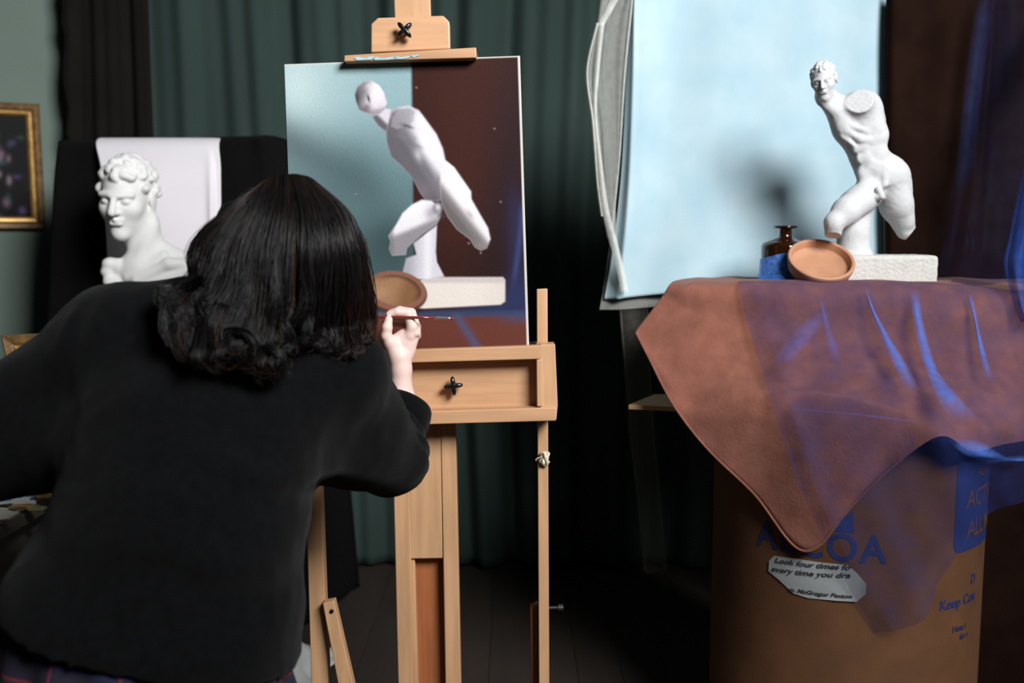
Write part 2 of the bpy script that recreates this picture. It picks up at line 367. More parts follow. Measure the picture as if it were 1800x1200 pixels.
for i, (px, py, c, s) in enumerate([(20, 873, (60, 96, 150), 1.2), (33, 871, (70, 105, 160), 1), (65, 875, (42, 60, 88), .9), (5, 877, (90, 120, 170), 1), (12, 888, (40, 38, 36), 1), (38, 889, (150, 118, 60), 1.4), (30, 894, (95, 75, 50), 1), (62, 892, (140, 138, 90), 1.3), (-30, 884, (120, 40, 40), 1), (-60, 880, (210, 200, 180), 1.2), (8, 915, (110, 80, 70), .8)]):
    c0 = PZ(px, py, .768); R_ = .012*s
    Vv, Ff = lathe([(R_, 0), (R_*.9, .003), (R_*.5, .005), (0, .0055)], 14)
    Vv = np.array(Vv); Vv[:, 0] *= 1.7; Vv[:, :2] *= (1+.25*np.sin(3*np.arctan2(Vv[:, 1], Vv[:, 0])+i))[:, None]; Vv += np.array([c0[0], c0[1], .7658])
    add('paint_dab', mesh('paint_dab', Vv, Ff, M('paint_%d' % i, c, .3), True), pt)
# small gilt frame standing on the taboret, leaning
tl = P(9, 592, 2.43); an = math.radians(-7); ux2 = np.array([math.cos(an), -.0, -math.sin(an)*.35]); ux2 /= np.linalg.norm(ux2)
lft = P(24, 660, 2.40)-tl; lft /= np.linalg.norm(lft); hh2 = (tl[2]-.760)/-lft[2]
nn2 = np.cross(ux2, -lft); nn2 = -nn2 if nn2[1] > 0 else nn2; nn2 /= np.linalg.norm(nn2)
picture(tl+lft*hh2, ux2, -lft, nn2, .36, hh2, 'small gilt framed dark picture standing on the taboret, leaning askew', 'painting', 9, .045)

# ================================================================ left still life: black drape, white cloth, bust
m_blk = M('black_drape_cloth', (9, 8, 8), 1.0, .15, 8, .2, 600, spec=.15)
m_wht = M('white_cloth', (222, 217, 221), .9, .03, 5, .15, 700)
BY = 3.45
def sheet(cols, mat, name, n, m, wr=None, th=.003, **k):
    G = catgrid(cols, n, m)
    if wr is not None: G = wr(G)
    o = add(name, gridm(G, mat, name), **k); solid(o, th); return o
st = thing('display_box', (-1.1, BY+.2, 0), 'tall dark box carrying the black drape behind the bust', 'box')
xl, xr = P(112, 250, BY)[0]+.03, P(466, 240, BY)[0]-.03; zt = P(112, 250, BY)[2]-.012
box('panel', (xl, BY+.04, .0), (xr, BY+.40, zt), M('dark_board', (30, 27, 24), .8), st, bv=.004)
cols = []
for px, dx, dy in ((97, -.26, .42), (104, -.20, .30), (108, -.12, .03), (150, -.04, .0), (240, 0, -.01), (330, 0, -.01), (430, .04, -.005), (468, .10, .02), (478, .16, .30), (482, .2, .42)):
    top = P(px, 248-(px-108)*.027, BY); zz = top[2]
    cols.append([top+(0, .40 if 100 < px < 475 else dy, -.0), top+(0, .03 if 100 < px < 475 else dy, .0), top+(dx*.12, -.02+(dy if not 106 < px < 470 else 0)*.9, -.10), top+(dx*.45, -.05+dy*.9, -.55), top+(dx*.85, -.07+dy*.9, -1.1), np.array([top[0]+dx*1.1, BY-.09+dy*.9, .02])])
def wrb(G):
    s = np.linspace(0, 1, G.shape[0])[:, None]; tt = np.linspace(0, 1, G.shape[1])[None]
    G[..., 1] -= .022*np.clip((tt-.3)*2, 0, 1)*(np.sin(s*31)+.5*np.sin(s*57+1)); return G
sheet(cols, m_blk, 'black_drape', 120, 90, wrb, label='black cloth draped over a tall box behind the plaster bust', cat='drape')
cols = []
for px, by in ((172, 560), (215, 560), (300, 560), (360, 560), (388, 556)):
    e = max(0, (px-340)/48.)
    cols.append([P(px, 247, BY)+(0, .25, .006), P(px, 247.5, BY)+(0, -.002, .005), P(px+(6 if px < 180 else 0), 300, BY-.075+.012*e), P(px+(14 if px < 180 else 0), 400, BY-.115+.02*e), P(px+(22 if px < 180 else 0)-6*e, by, BY-.15+.03*e)])
def wrw(G):
    s = np.linspace(0, 1, G.shape[0])[:, None]; tt = np.linspace(0, 1, G.shape[1])[None]
    G[..., 1] -= .02*np.clip((tt-.35)*2, 0, 1)*np.exp(-((s-.78-.1*tt)/.06)**2); G[..., 1] += .012*np.clip((tt-.35)*2, 0, 1)*np.exp(-((s-.9)/.05)**2); return G
sheet(cols, m_wht, 'white_cloth', 70, 70, wrw, label='smooth white cloth hung over the black drape behind the bust', cat='cloth')

m_plaster = M('plaster', (192, 192, 192), .75, .035, 18, .12, 160, spec=.3, sss=.05)
m_plaster2 = M('rough_plaster', (190, 188, 182), .85, .06, 30, .6, 130, spec=.3)
# bust: life size, at Y = 3.15
BYb = 3.15; kb = 4*F/BYb/.985          # crop units per metre
ob = P(130, 230, BYb)
def B(u, v, w=0): return ob+np.array([u/kb, w/kb, -v/kb])
Hh = .244
hR = rot(-4, 10, 3)
ops = head_ops(B(355, 475, 0), hR, Hh, hair=190)
q = 1/kb
ops += [rc(B(440, 640, 60), B(470, 900, 70), 108*q, 112*q, .03), rc(B(380, 760, 10), B(400, 960, -10), 40*q, 45*q, .03), rc(B(520, 660, 20), B(430, 930, -40), 34*q, 36*q, .02),
        el(B(480, 1010, 90), (300*q, 170*q, 130*q), .04), rc(B(600, 880, 100), B(760, 960, 110), 75*q, 90*q, .05), rc(B(350, 980, 30), B(230, 1020, 60), 90*q, 80*q, .04),
        rc(B(430, 1040, -80), B(640, 930, -40), 40*q, 38*q, .012), rc(B(640, 930, -40), B(800, 940, 40), 38*q, 40*q, .012),
        rc(B(360, 1020, -70), B(600, 870, -10), 24*q, 26*q, .012), rc(B(480, 1090, -70), B(760, 1010, -10), 36*q, 40*q, .015),
        el(B(230, 930, -40), (58*q, 60*q, 48*q), .01), el(B(215, 985, -50), (52*q, 50*q, 45*q), .01), el(B(260, 1060, -50), (64*q, 55*q, 60*q), .01), el(B(285, 950, -40), (45*q, 45*q, 60*q), .01),
        el(B(225, 1050, -70), (40*q, 40*q, 48*q), .008), rc(B(440, 1100, 90), B(440, 1270, 90), 130*q, 110*q, .06)]
V, Fc = blob(ops, .0042)
zb = .0; V = np.array(V)
bust = thing('plaster_bust', B(440, 1340, 90), 'white plaster bust of a curly-haired youth before black and white cloths', 'bust')
m_plasterb = M('bust_plaster', (222, 221, 218), .75, .035, 18, .12, 160, spec=.3)
add('bust', fastmesh('bust', V, Fc, m_plasterb), bust)
pc = B(440, 1340, 90); zs = pc[2]
add('socle', mesh('socle', *lathe([(0, .06), (.062, .06), (.05, .045), (.07, .015), (.075, .012), (.075, 0), (0, 0)], 40, (pc[0], pc[1], zs)), m_plaster, True), bust)
pd = thing('pedestal', (pc[0], pc[1], 0), 'black pedestal under the plaster bust', 'pedestal')
box('column', (pc[0]-.12, pc[1]-.12, .05), (pc[0]+.12, pc[1]+.12, zs-.03), M('black_wood', (18, 17, 16), .6), pd)
box('plinth_top', (pc[0]-.13, pc[1]-.13, zs-.03), (pc[0]+.13, pc[1]+.13, zs), MATS['black_wood'], pd)
box('plinth_base', (pc[0]-.14, pc[1]-.14, 0), (pc[0]+.14, pc[1]+.14, .05), MATS['black_wood'], pd)
# ================================================================ easel
m_wood = M('easel_beech', (186, 144, 106), .5, .16, 5, .06, 60, stretch=(9, 9, .7), coat=.15)
m_woodx = M('easel_beech_cross', (184, 141, 104), .5, .16, 5, .06, 60, stretch=(.7, 9, 9), coat=.15)
m_woodr = M('easel_red_wood', (150, 88, 50), .5, .2, 6, .06, 60, stretch=(9, 9, .6), coat=.2)
m_plast = M('black_plastic', (14, 14, 15), .25, .1, spec=.6)
EN = np.array([0, -1, .04]); EN /= np.linalg.norm(EN); E0 = np.array([0, 2.17, 1.15])
def ep(px, py, d=0.): return PPL(px, py, E0+EN*d, EN)         # point on the easel plane, d metres towards the painter
def ext(top, bot, z=0.0): return top+(bot-top)*((z-top[2])/(bot[2]-top[2]))
easel = thing('easel', (-.19, 2.2, 0), 'tall beech studio easel with paint tray and star knobs', 'easel')
def plank(name, pts, d, th, mat, bv=.0022, floor=False, parent=None):
    f = [ep(x, y, d) for x, y in pts]
    if floor: f[2] = ext(f[1], f[2], .03); f[3] = ext(f[0], f[3], .03)
    b = [p-EN*th for p in f]
    me = fixnormals(mesh(name, *prism(f, b), mat)); o = add(name, me, parent or easel); bevel(o, bv); return o
# mast and centre channel
plank('mast', [(690, -60), (754, -62), (777, 640), (719, 640)], .0, .024, m_wood)
plank('channel_post', [(688, 700), (717, 700), (727, 1200), (700, 1200)], .004, .034, m_wood, floor=True)
plank('channel_post', [(774, 700), (800, 700), (810, 1200), (783, 1200)], .004, .034, m_wood, floor=True)
plank('sliding_slat', [(718, 700), (775, 700), (778, 981), (722, 982)], .001, .020, m_wood)
plank('channel_back', [(716, 900), (778, 900), (786, 1200), (726, 1200)], -.03, .006, m_woodr, floor=True)
plank('channel_lip', [(722.5, 982), (729, 982), (735, 1200), (727.5, 1200)], -.006, .024, m_wood, floor=True)
# upper clamp
plank('clamp_block', [(652, 92), (652, 42), (664, 31), (779, 27), (790, 38), (791, 86)], .030, .030, m_woodx, .003)
plank('clamp_ledge', [(605, 97), (837, 83), (837, 101.5), (605, 108)], .075, .072, m_woodx, .002)
m_smear = M('dried_pale_paint', (150, 184, 192), .6, .3, 60)
for (a, b, c, d) in ((622, 660, 100.5, 106), (655, 700, 101, 105.5), (690, 722, 100, 104), (722, 738, 97, 101)):
    q = [ep(x, y, .0765) for x, y in ((a, c+1), (a+6, c-1), ((a+b)/2, c+.6), (b-5, c-2), (b, c+1), (b-8, d-1.5), ((a+b)/2, d-.5), (a+5, d))]
    add('paint_smear', fixnormals(mesh('paint_smear', *prism(q, [p-EN*.002 for p in q]), m_smear)), easel)
def star_knob(px, py, d, s=1., ang=0.):
    c = ep(px, py, d); V, Fc = [], []; n = 48
    def ring(sc, off, rr):
        return [c+(np.array([math.cos(a+ang), 0, math.sin(a+ang)])*rr(a)*sc+EN*off) for a in np.linspace(0, 2*math.pi, n, endpoint=False)]
    rr = lambda a: .0052*s+.0088*s*abs(math.cos(2*a))**3.0+.002*s*abs(math.cos(2*a))
    rd = lambda a: .006*s
    rings = [ring(1, .0, rd), ring(1, .010*s, rd), ring(.92, .011*s, rr), ring(1, .014*s, rr), ring(1, .020*s, rr), ring(.85, .023*s, rr), ring(.35, .0235*s, rr)]
    for R_ in rings: V += R_
    for k in range(len(rings)-1):
        for i in range(n): Fc.append((k*n+i, k*n+(i+1) % n, (k+1)*n+(i+1) % n, (k+1)*n+i))
    Fc.append(tuple((len(rings)-1)*n+i for i in range(n)))
    o = add('star_knob', fixnormals(mesh('star_knob', V, Fc, m_plast, True)), easel, label='black four-pointed star knob'); return o
star_knob(713, 57, .030, 1.25, .75); star_knob(798, 676, .036, 1.3, .12); star_knob(671, 679, .036, 1.3, .45)
# tray
TL = 522
plank('tray_back', [(TL+10, 630), (958, 628), (958, 722), (TL+10, 726)], .036, .012, m_woodx)
plank('tray_top_rail', [(TL, 621.5), (949, 607), (949, 631), (TL, 643)], .0775, .085, m_woodx)
plank('tray_bottom_rail', [(TL, 729), (978, 716), (977, 739.5), (TL, 752)], .085, .09, m_woodx)
plank('tray_lip', [(TL, 724), (960, 713.5), (960, 718), (TL, 729.5)], .045, .035, m_woodx)
plank('tray_end_block', [(948, 606), (976, 604.5), (980.5, 712), (978, 738), (950, 738)], .076, .07, m_wood)
plank('tray_end_strip', [(943, 632), (953, 631), (955, 714), (944, 714.5)], .0785, .03, m_wood)
plank('tray_end_block', [(TL-28, 622), (TL, 621), (TL+1, 752), (TL-27, 753)], .076, .07, m_wood)
plank('canvas_stop', [(929, 602.5), (943, 600), (943, 607), (929, 608)], .045, .03, m_plast, .001)
# side legs, braces
plank('leg', [(943.5, 508), (962.5, 507), (965.5, 1200), (947.5, 1200)], .002, .030, m_wood, floor=True)
plank('leg', [(527, 508), (551, 507), (577, 1200), (547, 1200)], .002, .034, m_wood, floor=True)
plank('brace', [(932, 1068), (946, 1063), (951, 1200), (934, 1200)], -.035, .03, m_woodr, floor=True)
f = [ep(567, 1060, .03), ep(587, 1056, .03), ep(588, 1080, .03), ep(568, 1084, .03)]
kk = [ep(594, 1200, .04), ep(620, 1200, .04)]
br_ = [f[0], f[1], ext(f[1], kk[1], .03), ext(f[0], kk[0], .03)]
o = add('brace', fixnormals(mesh('brace', *prism(br_, [p-EN*.028 for p in br_]), m_wood)), easel); bevel(o)
c = ep(583, 1074, .031); add('bolt', mesh('bolt', *lathe([(0, .003), (.004, .003), (.005, 0)], 12, c, rot(0, 90, 0)), m_plast), easel)
def rod_y(name, a, b, r, mat, parent, n=12, **k):
    V, Fc = tubes([np.linspace(a, b, 2)], [r], n, False); V = list(V); Fc = [tuple(f) for f in Fc]; Fc += [tuple(range(n)), tuple(range(2*n-1, n-1, -1))]
    return add(name, fixnormals(mesh(name, V, Fc, mat)), parent, **k)
rod_y('bolt', ep(960, 1068, -.015), ep(990, 1067, -.015), .0035, M('bolt_steel', (90, 92, 98), .35, metal=.9), easel)
rod_y('bolt_head', ep(981, 1067, -.015), ep(990, 1067, -.015), .007, MATS['bolt_steel'], easel)
# foot frame
for px in (540, 754, 957):
    p = ext(ep(px, 600), ep(px+(12 if px < 700 else 6), 1200), .0)
    box('foot_runner', (p[0]-.02, 1.96, 0.0), (p[0]+.02, 2.62, .03), m_wood, easel)
pa, pb = ext(ep(540, 600), ep(552, 1200), 0), ext(ep(957, 600), ep(963, 1200), 0)
box('foot_rail', (pa[0]-.02, 2.56, .03), (pb[0]+.02, 2.60, .07), m_woodx, easel)
# knot of cord tied to the right leg
c = ep(958, 806, .012); s = np.linspace(0, 1, 60)
kn = np.stack([c[0]+.008*np.sin(s*21)*(1-.3*s)+.003*np.sin(s*47), c[1]+.005*np.cos(s*26), c[2]+.011*np.sin(s*13+1)+.004*np.cos(s*33)], -1)
V, Fc = tubes([kn], [.0032], 6); add('cord_knot', fastmesh('cord_knot', V, Fc, M('cord', (214, 200, 176), .9, .15, 60)), easel, label='scrap of pale cord knotted to the leg')
kn = np.stack([c[0]-.004-.017*s+.004*np.sin(s*7), c[1]+0*s, c[2]+.004*np.sin(s*5)], -1); V, Fc = tubes([kn], [.0009], 5); add('cord_end', fastmesh('cord_end', V, Fc, MATS['cord']), easel)

# ================================================================ canvas on the easel
cv = thing('stretched_canvas', ep(720, 612, .03), 'oil painting in progress of the armless statue and dish, on the easel', 'canvas')
CD = .045; cq = [ep(500, 113, CD), ep(914, 98, CD), ep(930, 606.5, CD), ep(518, 621, CD)]
n, m = 250, 310
U, Vv = np.meshgrid(np.linspace(0, 1, n), np.linspace(0, 1, m), indexing='ij')
G = ((1-U)*(1-Vv))[..., None]*cq[0]+(U*(1-Vv))[..., None]*cq[1]+(U*Vv)[..., None]*cq[2]+((1-U)*Vv)[..., None]*cq[3]
PX = (1-U)*(1-Vv)*500+U*(1-Vv)*914+U*Vv*930+(1-U)*Vv*518; PY = (1-U)*(1-Vv)*113+U*(1-Vv)*98+U*Vv*606.5+(1-U)*Vv*621
PQ = np.stack([PX.ravel(), PY.ravel()], 1)
def polysd(poly):
    poly = np.array(poly, float); d = np.full(len(PQ), 1e9); s = np.zeros(len(PQ), bool); k = len(poly)
    for i in range(k):
        a, b = poly[i], poly[(i+1) % k]; e = b-a; ww = PQ-a; t = np.clip((ww@e)/(e@e), 0, 1)
        d = np.minimum(d, ((ww-t[:, None]*e)**2).sum(1)); c1 = (PQ[:, 1] >= a[1]) != (PQ[:, 1] >= b[1])
        with np.errstate(divide='ignore', invalid='ignore'): xx = a[0]+(PQ[:, 1]-a[1])/(e[1] if e[1] else 1e-9)*e[0]
        s ^= c1 & (PQ[:, 0] < xx)
    return np.sqrt(d)*np.where(s, -1, 1)
def ss(x, a, b): t = np.clip((x-a)/(b-a), 0, 1); return t*t*(3-2*t)
def Z(u, v): return (600+u/3.529, 120+v/3.529)
def rgb(*c): return np.array(L3(c))
CC = np.zeros((len(PQ), 3)); x, y = PQ[:, 0], PQ[:, 1]
def lay(mask, col): 
    global CC
    mask = np.asarray(mask)[:, None]; CC = CC*(1-mask)+col*mask
brush = .5*np.sin(x*.9+3*np.sin(y*.13))*np.sin(y*.6+2*np.sin(x*.11))+RNG.normal(0, .35, len(x))
# pale blue cloth with its painted grey band
CC[:] = rgb(178, 202, 203)
lay(ss(x+.35*y, 560, 760)*.8, rgb(148, 182, 188))
lay(ss(y+.1*x, 230, 420), rgb(112, 142, 146))
lay(np.exp(-((y-(300+.55*(x-600)))/46)**2)*(1-ss(x, 640, 720))*.75, rgb(92, 112, 116)); lay(ss(y-.35*(x-600), 300, 420)*.5, rgb(84, 112, 114)); lay(np.exp(-(((x-520)/40)**2+((y-150)/50)**2))*.5, rgb(205, 222, 222))
lay(np.exp(-(((x-690)/60)**2+((y-430)/60)**2))*.9, rgb(58, 78, 80)); lay(ss(y, 380, 470)*.55, rgb(70, 92, 94))
lay(np.exp(-(((x-620)/45)**2+((y-300)/50)**2))*.35, rgb(80, 108, 110))
# brown cloth
lay(ss(x-(723+.012*(y-100)), -3, 3), rgb(64, 30, 23))
bm_ = ss(x-(723+.012*(y-100)), -3, 3); lay(bm_*ss(x+.2*y, 880, 960)*.75, rgb(40, 24, 32)); lay(bm_*.35*np.exp(-((x-800)/50)**2), rgb(80, 38, 26)); lay(bm_*ss(y, 380, 470)*.45, rgb(40, 18, 14))
lay(bm_*np.exp(-((x-905-.01*(y-300)+.0009*(y-380)*abs(y-380)*0)/14)**2)*ss(y, 300, 380)*.5, rgb(46, 52, 98))
lay(np.exp(-((x-(918-.0045*np.maximum(y-340, 0)**1.75*.5))/5)**2)*ss(y, 340, 380)*(1-ss(y, 470, 520))*.6, rgb(70, 85, 140))
lay(bm_*ss(y+.5*(x-880), 470, 540)*.8, rgb(48, 58, 100))
# table
lay(ss(y, 540, 550), rgb(66, 74, 106)); lay(ss(y-(556-.01*(x-700)), -3, 4), rgb(116, 62, 50)); lay(ss(y, 575, 625)*.4, rgb(84, 42, 34))
lay(np.exp(-((x-(800+.62*(y-548)))/9)**2)*ss(y, 545, 556)*.75, rgb(82, 92, 130)); lay(ss(x, 850, 930)*ss(y, 540, 556)*(1-ss(y, 556, 575))*.7, rgb(70, 82, 124))
lay(np.exp(-((y-550)/4)**2)*(1-ss(x, 690, 720)), rgb(104, 100, 108))
# dish shadow, block, stump
lay(ss(-polysd([(640, 520), (660, 545), (720, 552), (760, 540), (740, 510)]), -6, 6)*.8, rgb(44, 30, 30))
blk = polysd([(736, 492), (752, 485), (884, 485), (888, 490), (888, 528), (880, 534), (745, 541), (736, 540)]); lay(ss(-blk, -2, 2), rgb(222, 212, 202)); lay(ss(-blk, -2, 2)*ss(496-y, -3, 4)*.5, rgb(186, 172, 178)); lay(ss(-blk, -2, 2)*ss(x, 830, 890)*.2, rgb(190, 180, 170))
stp = polysd([(727, 425), (768, 393), (766, 440), (768, 458), (781, 484), (742, 489), (706, 486), (714, 452), (732, 445)]); lay(ss(-stp, -2, 2), rgb(208, 203, 210)); lay(ss(-stp, -2, 2)*(1-ss(x, 712, 745))*.6, rgb(150, 150, 160)); lay(ss(-stp, -2, 2)*np.exp(-((x-752)/7)**2)*.6, rgb(232, 230, 234))
# figure
tor = polysd([Z(*p) for p in [(295, 335), (312, 270), (350, 237), (420, 228), (480, 255), (530, 320), (590, 400), (630, 490), (645, 560), (700, 610), (740, 700), (640, 800), (590, 812), (520, 800), (490, 760), (450, 680), (380, 600), (310, 540), (283, 450), (280, 385)]])
rth = polysd([Z(*p) for p in [(640, 562), (700, 605), (760, 690), (805, 755), (806, 800), (860, 895), (910, 980), (925, 1050), (900, 1105), (865, 1120), (830, 1100), (800, 1050), (720, 990), (660, 910), (625, 830), (610, 700)]])
lth = polysd([Z(*p) for p in [(500, 806), (560, 812), (605, 850), (618, 905), (590, 955), (500, 1020), (430, 1080), (405, 1105), (398, 1146), (316, 1152), (298, 1110), (308, 1070), (294, 1030), (340, 960), (380, 890), (440, 836)]])
hd = polysd([Z(*p) for p in [(84, 160), (100, 112), (140, 82), (190, 76), (235, 105), (265, 150), (283, 210), (265, 252), (235, 280), (205, 290), (150, 270), (112, 252), (94, 205)]])
nk = polysd([Z(*p) for p in [(190, 280), (270, 245), (330, 252), (305, 335), (275, 385), (230, 350), (205, 315)]])
def shade(al, expr, col, k):
    f_ = .84 if sum(col)/3 < 205 else 1.
    lay(al*np.clip(expr, 0, 1)*k, rgb(*[c*f_ for c in col]))
def gs(cx, cy, sx, sy, an=0.):
    ca, sa = math.cos(an), math.sin(an); X = (x-cx)*ca+(y-cy)*sa; Y_ = -(x-cx)*sa+(y-cy)*ca; return np.exp(-((X/sx)**2+(Y_/sy)**2))
al = ss(-nk, -2.5, 2.5); lay(al, rgb(210, 204, 211)); shade(al, ss(y-(.95*(x-660)+194), -3, 9), (112, 106, 118), .9); lay(al*np.exp(-((x-686+.25*(y-205))/1.8)**2)*.5, rgb(140, 62, 60))
al = ss(-tor, -2.6, 2.6); lay(al, rgb(222, 216, 222))
shade(al, ss((y-165)*.60-(x-694), -4, 24), (150, 144, 154), .95); shade(al, ss((y-185)*.62-(x-680), 0, 16), (118, 116, 126), .7)
shade(al, gs(700, 252, 9, 40, -.45), (140, 132, 140), .6); shade(al, gs(722, 300, 12, 44, -.5), (146, 134, 140), .65); shade(al, gs(745, 335, 20, 20), (164, 152, 158), .75); shade(al, gs(758, 345, 12, 8), (130, 122, 132), .6)
shade(al, gs(713, 203, 20, 15)**.6, (190, 186, 193), .7); shade(al, ss(-polysd([Z(*p) for p in [(318, 300), (345, 250), (420, 240), (458, 262), (450, 320), (420, 350), (345, 372), (305, 355)]]), -1, 2), (200, 196, 203), .75)
shade(al, gs(716, 220, 10, 3, .3), (104, 100, 106), .95); shade(al, gs(708, 240, 12, 4, .5), (168, 160, 168), .7); shade(al, gs(730, 254, 17, 3.5, .25), (158, 150, 158), .7); shade(al, gs(741, 278, 3, 14, -.4), (150, 142, 150), .7); shade(al, gs(752, 300, 3, 16, -.6), (156, 148, 156), .7); shade(al, gs(772, 320, 3.5, 16, -.2), (160, 150, 164), .7); shade(al, gs(726, 240, 8, 4, .6), (190, 184, 190), .6)
shade(al, gs(755, 258, 12, 24, -.5), (242, 238, 241), .7); shade(al, gs(738, 208, 12, 14), (240, 236, 240), .6); shade(al, gs(735, 270, 7, 12, -.4), (228, 224, 228), .5)
al = ss(-lth, -2.4, 2.4); lay(al, rgb(226, 221, 224)); shade(al, ss(y-(398+.42*(715-x)), -3, 12), (164, 156, 162), .8); shade(al, ss(697-x, 0, 12), (154, 146, 156), .75); shade(al, gs(758, 372, 12, 14), (176, 168, 176), .6); shade(al, gs(725, 366, 22, 11, -.5), (240, 237, 240), .7); shade(al, gs(702, 425, 10, 12), (196, 188, 192), .5)
al = ss(-rth, -2.4, 2.4); lay(al, rgb(226, 220, 222)); shade(al, ss(.80*(y-322)-(x-784), -4, 18), (158, 148, 148), .9); shade(al, ss(.80*(y-334)-(x-778), 0, 14), (118, 108, 108), .6); shade(al, gs(833, 420, 8, 16, -.6), (170, 156, 154), .6); shade(al, gs(845, 430, 10, 8), (200, 188, 186), .5); shade(al, gs(806, 330, 10, 30, -.6), (242, 238, 240), .7); shade(al, gs(826, 374, 4, 10, -.6), (190, 182, 190), .5); shade(al, gs(788, 296, 8, 14, -.4), (236, 232, 236), .6)
gn = np.exp(-(((x-768)/9)**2+((y-364)/10)**2)**2); lay(gn, rgb(150, 146, 156)); lay(np.exp(-(((x-770)/4.5)**2+((y-361)/6)**2)), rgb(208, 203, 210)); lay(np.exp(-(((x-776)/7)**2+((y-376)/4.5)**2))*.85, rgb(72, 66, 76))
al = ss(-hd, -2, 2); lay(al, rgb(216, 209, 213)); shade(al, ss(646-x-.3*(y-170), -8, 14), (146, 138, 148), .9); shade(al, gs(627, 172, 5, 16), (78, 74, 82), .9); shade(al, gs(648, 172, 2.2, 7, -.25), (82, 78, 86), 1); shade(al, gs(645, 187, 7, 6), (150, 132, 142), .75); shade(al, gs(640, 192, 12, 5, .3), (120, 106, 114), .7); shade(al, ss(y+.2*(x-650), 186, 198), (160, 142, 150), .55); shade(al, gs(664, 158, 9, 16), (242, 236, 238), .8); shade(al, gs(650, 150, 12, 8), (224, 216, 220), .5)
# dish
def ell(cx, cy, rx, ry, an): 
    ca, sa = math.cos(an), math.sin(an); X = (x-cx)*ca+(y-cy)*sa; Y_ = -(x-cx)*sa+(y-cy)*ca; return (np.sqrt((X/rx)**2+(Y_/ry)**2)-1)*ry
e0 = ell(697, 513, 54, 36, .12); lay(ss(-e0, -1.5, 1.5), rgb(104, 58, 46)); e1 = ell(695, 509, 54, 35, .12); lay(ss(-e1, -1.5, 1.5), rgb(158, 106, 88)); e2 = ell(696, 508, 45, 27, .15)
lay(ss(-e2, -1.5, 1.5), rgb(180, 134, 98)); lay(ss(-e2, -1, 1)*ss(x+.3*y, 842, 872)*.7, rgb(134, 92, 56)); lay(ss(-e2, -1.5, 1.5)*(1-ss(-e2, 1, 9))*ss(700-y+.6*(x-700)-190, -10, 20)*.8, rgb(96, 58, 46)); lay(ss(-e2, -1, 1)*np.exp(-(((x-670)/16)**2+((y-512)/12)**2))*.5, rgb(206, 164, 130))
# flecks of dried paint and brush variation
for (fx, fy) in ((716, 222), (869, 224), (880, 352), (845, 442), (626, 338), (824, 425), (732, 153)): lay(np.exp(-(((x-fx)/1.4)**2+((y-fy)/1.4)**2)), rgb(170, 160, 165))
CC = CC*(.60+.26*ss(CC.mean(1), .25, .72))[:, None]
CC = np.clip(CC*(1+.07*brush[:, None]), 0, 1)
bare = np.maximum(ss(U.ravel(), .9905, .9925), 1-ss(Vv.ravel(), .002, .005)); CC = CC*(1-bare[:, None])+rgb(196, 192, 182)*bare[:, None]
add('painted_surface', paint_mesh(G, CC.reshape(n, m, 3), m_paint, 'painted_surface'), cv)
m_cvs = M('raw_canvas', (224, 220, 210), .85, .06, 40, .2, 500)
fr = [p+EN*-.0008 for p in cq]; bk = [p-EN*.022 for p in fr]
o = add('canvas_edge', fixnormals(mesh('canvas_edge', *prism(fr, bk), m_cvs)), cv, label='pale bare canvas wrapped round the stretcher edge'); bevel(o, .0015)
# ================================================================ right still life: drum, board, crate
ZB = .954; ZT = 1.268
m_card = M('drum_cardboard', (96, 60, 31), .8, .12, 10, .1, 200, rgb2=(82, 50, 25))
m_blue = M('blue_print', (24, 38, 92), .7, .1, 40); m_ink = M('dark_blue_print', (30, 38, 78), .7, .1, 40)
DC = np.array([.862, 2.52]); DR = .333
drum = thing('fibre_drum', (DC[0], DC[1], 0), 'big brown cardboard drum with blue lettering under the still life', 'drum')
prof = [(0, 0), (DR-.004, 0), (DR, .004), (DR, .05), (DR+.001, .052), (DR, .054), (DR, ZB-.05), (DR+.002, ZB-.046), (DR+.002, ZB-.028), (DR, ZB-.024), (DR-.02, ZB-.022), (0, ZB-.022)]
add('body', mesh('body', *lathe(prof, 128, (DC[0], DC[1], 0)), m_card, True), drum)
def on_drum(px, py):      # angle (0 = facing camera -y) and height of the point of the drum seen at a pixel
    d = ray(px, py); ox, oy = -DC[0], -DC[1]
    A = d[0]**2+d[1]**2; Bq = 2*(d[0]*ox+d[1]*oy); Cq = ox*ox+oy*oy-DR*DR; disc = max(Bq*Bq-4*A*Cq, 0)
    s = (-Bq-math.sqrt(disc))/(2*A); p = CAM+d*s; return math.atan2(p[0]-DC[0], -(p[1]-DC[1])), p[2]
def wrap(S, Zh, off): return np.stack([DC[0]+(DR+off)*np.sin(S), DC[1]-(DR+off)*np.cos(S), Zh], -1)
def wrap_mesh(name, V, Fc, a0, z0, mat, off, label=None, sx=1):
    me = mesh(name, np.array(V), Fc); bm = bmesh.new(); bm.from_mesh(me); bmesh.ops.triangulate(bm, faces=bm.faces)
    for _ in range(6):
        es = [e for e in bm.edges if e.calc_length() > .015]
        if es: bmesh.ops.subdivide_edges(bm, edges=es, cuts=1); bmesh.ops.triangulate(bm, faces=bm.faces)
    bm.to_mesh(me); bm.free(); me.materials.append(mat)
    Q = np.array([v.co[:] for v in me.vertices]); W_ = wrap(a0+Q[:, 0]*sx/DR, z0+Q[:, 1], off)
    me.vertices.foreach_set('co', W_.astype(np.float32).ravel()); me.update(); return add(name, me, drum, label=label)
def print_text(name, s, px0, py0, size, mat, off, bold=0, shear=0, sp=1., px1=None):
    a0, z0 = on_drum(px0, py0); V, Fc = text_geo(s, size, bold, shear, sp); sx = 1
    if px1 is not None: sx = (on_drum(px1, py0)[0]-a0)*DR/np.ptp(V[:, 0])
    V[:, 0] -= V[:, 0].min(); return wrap_mesh(name, V, Fc, a0, z0, mat, off, sx=sx)
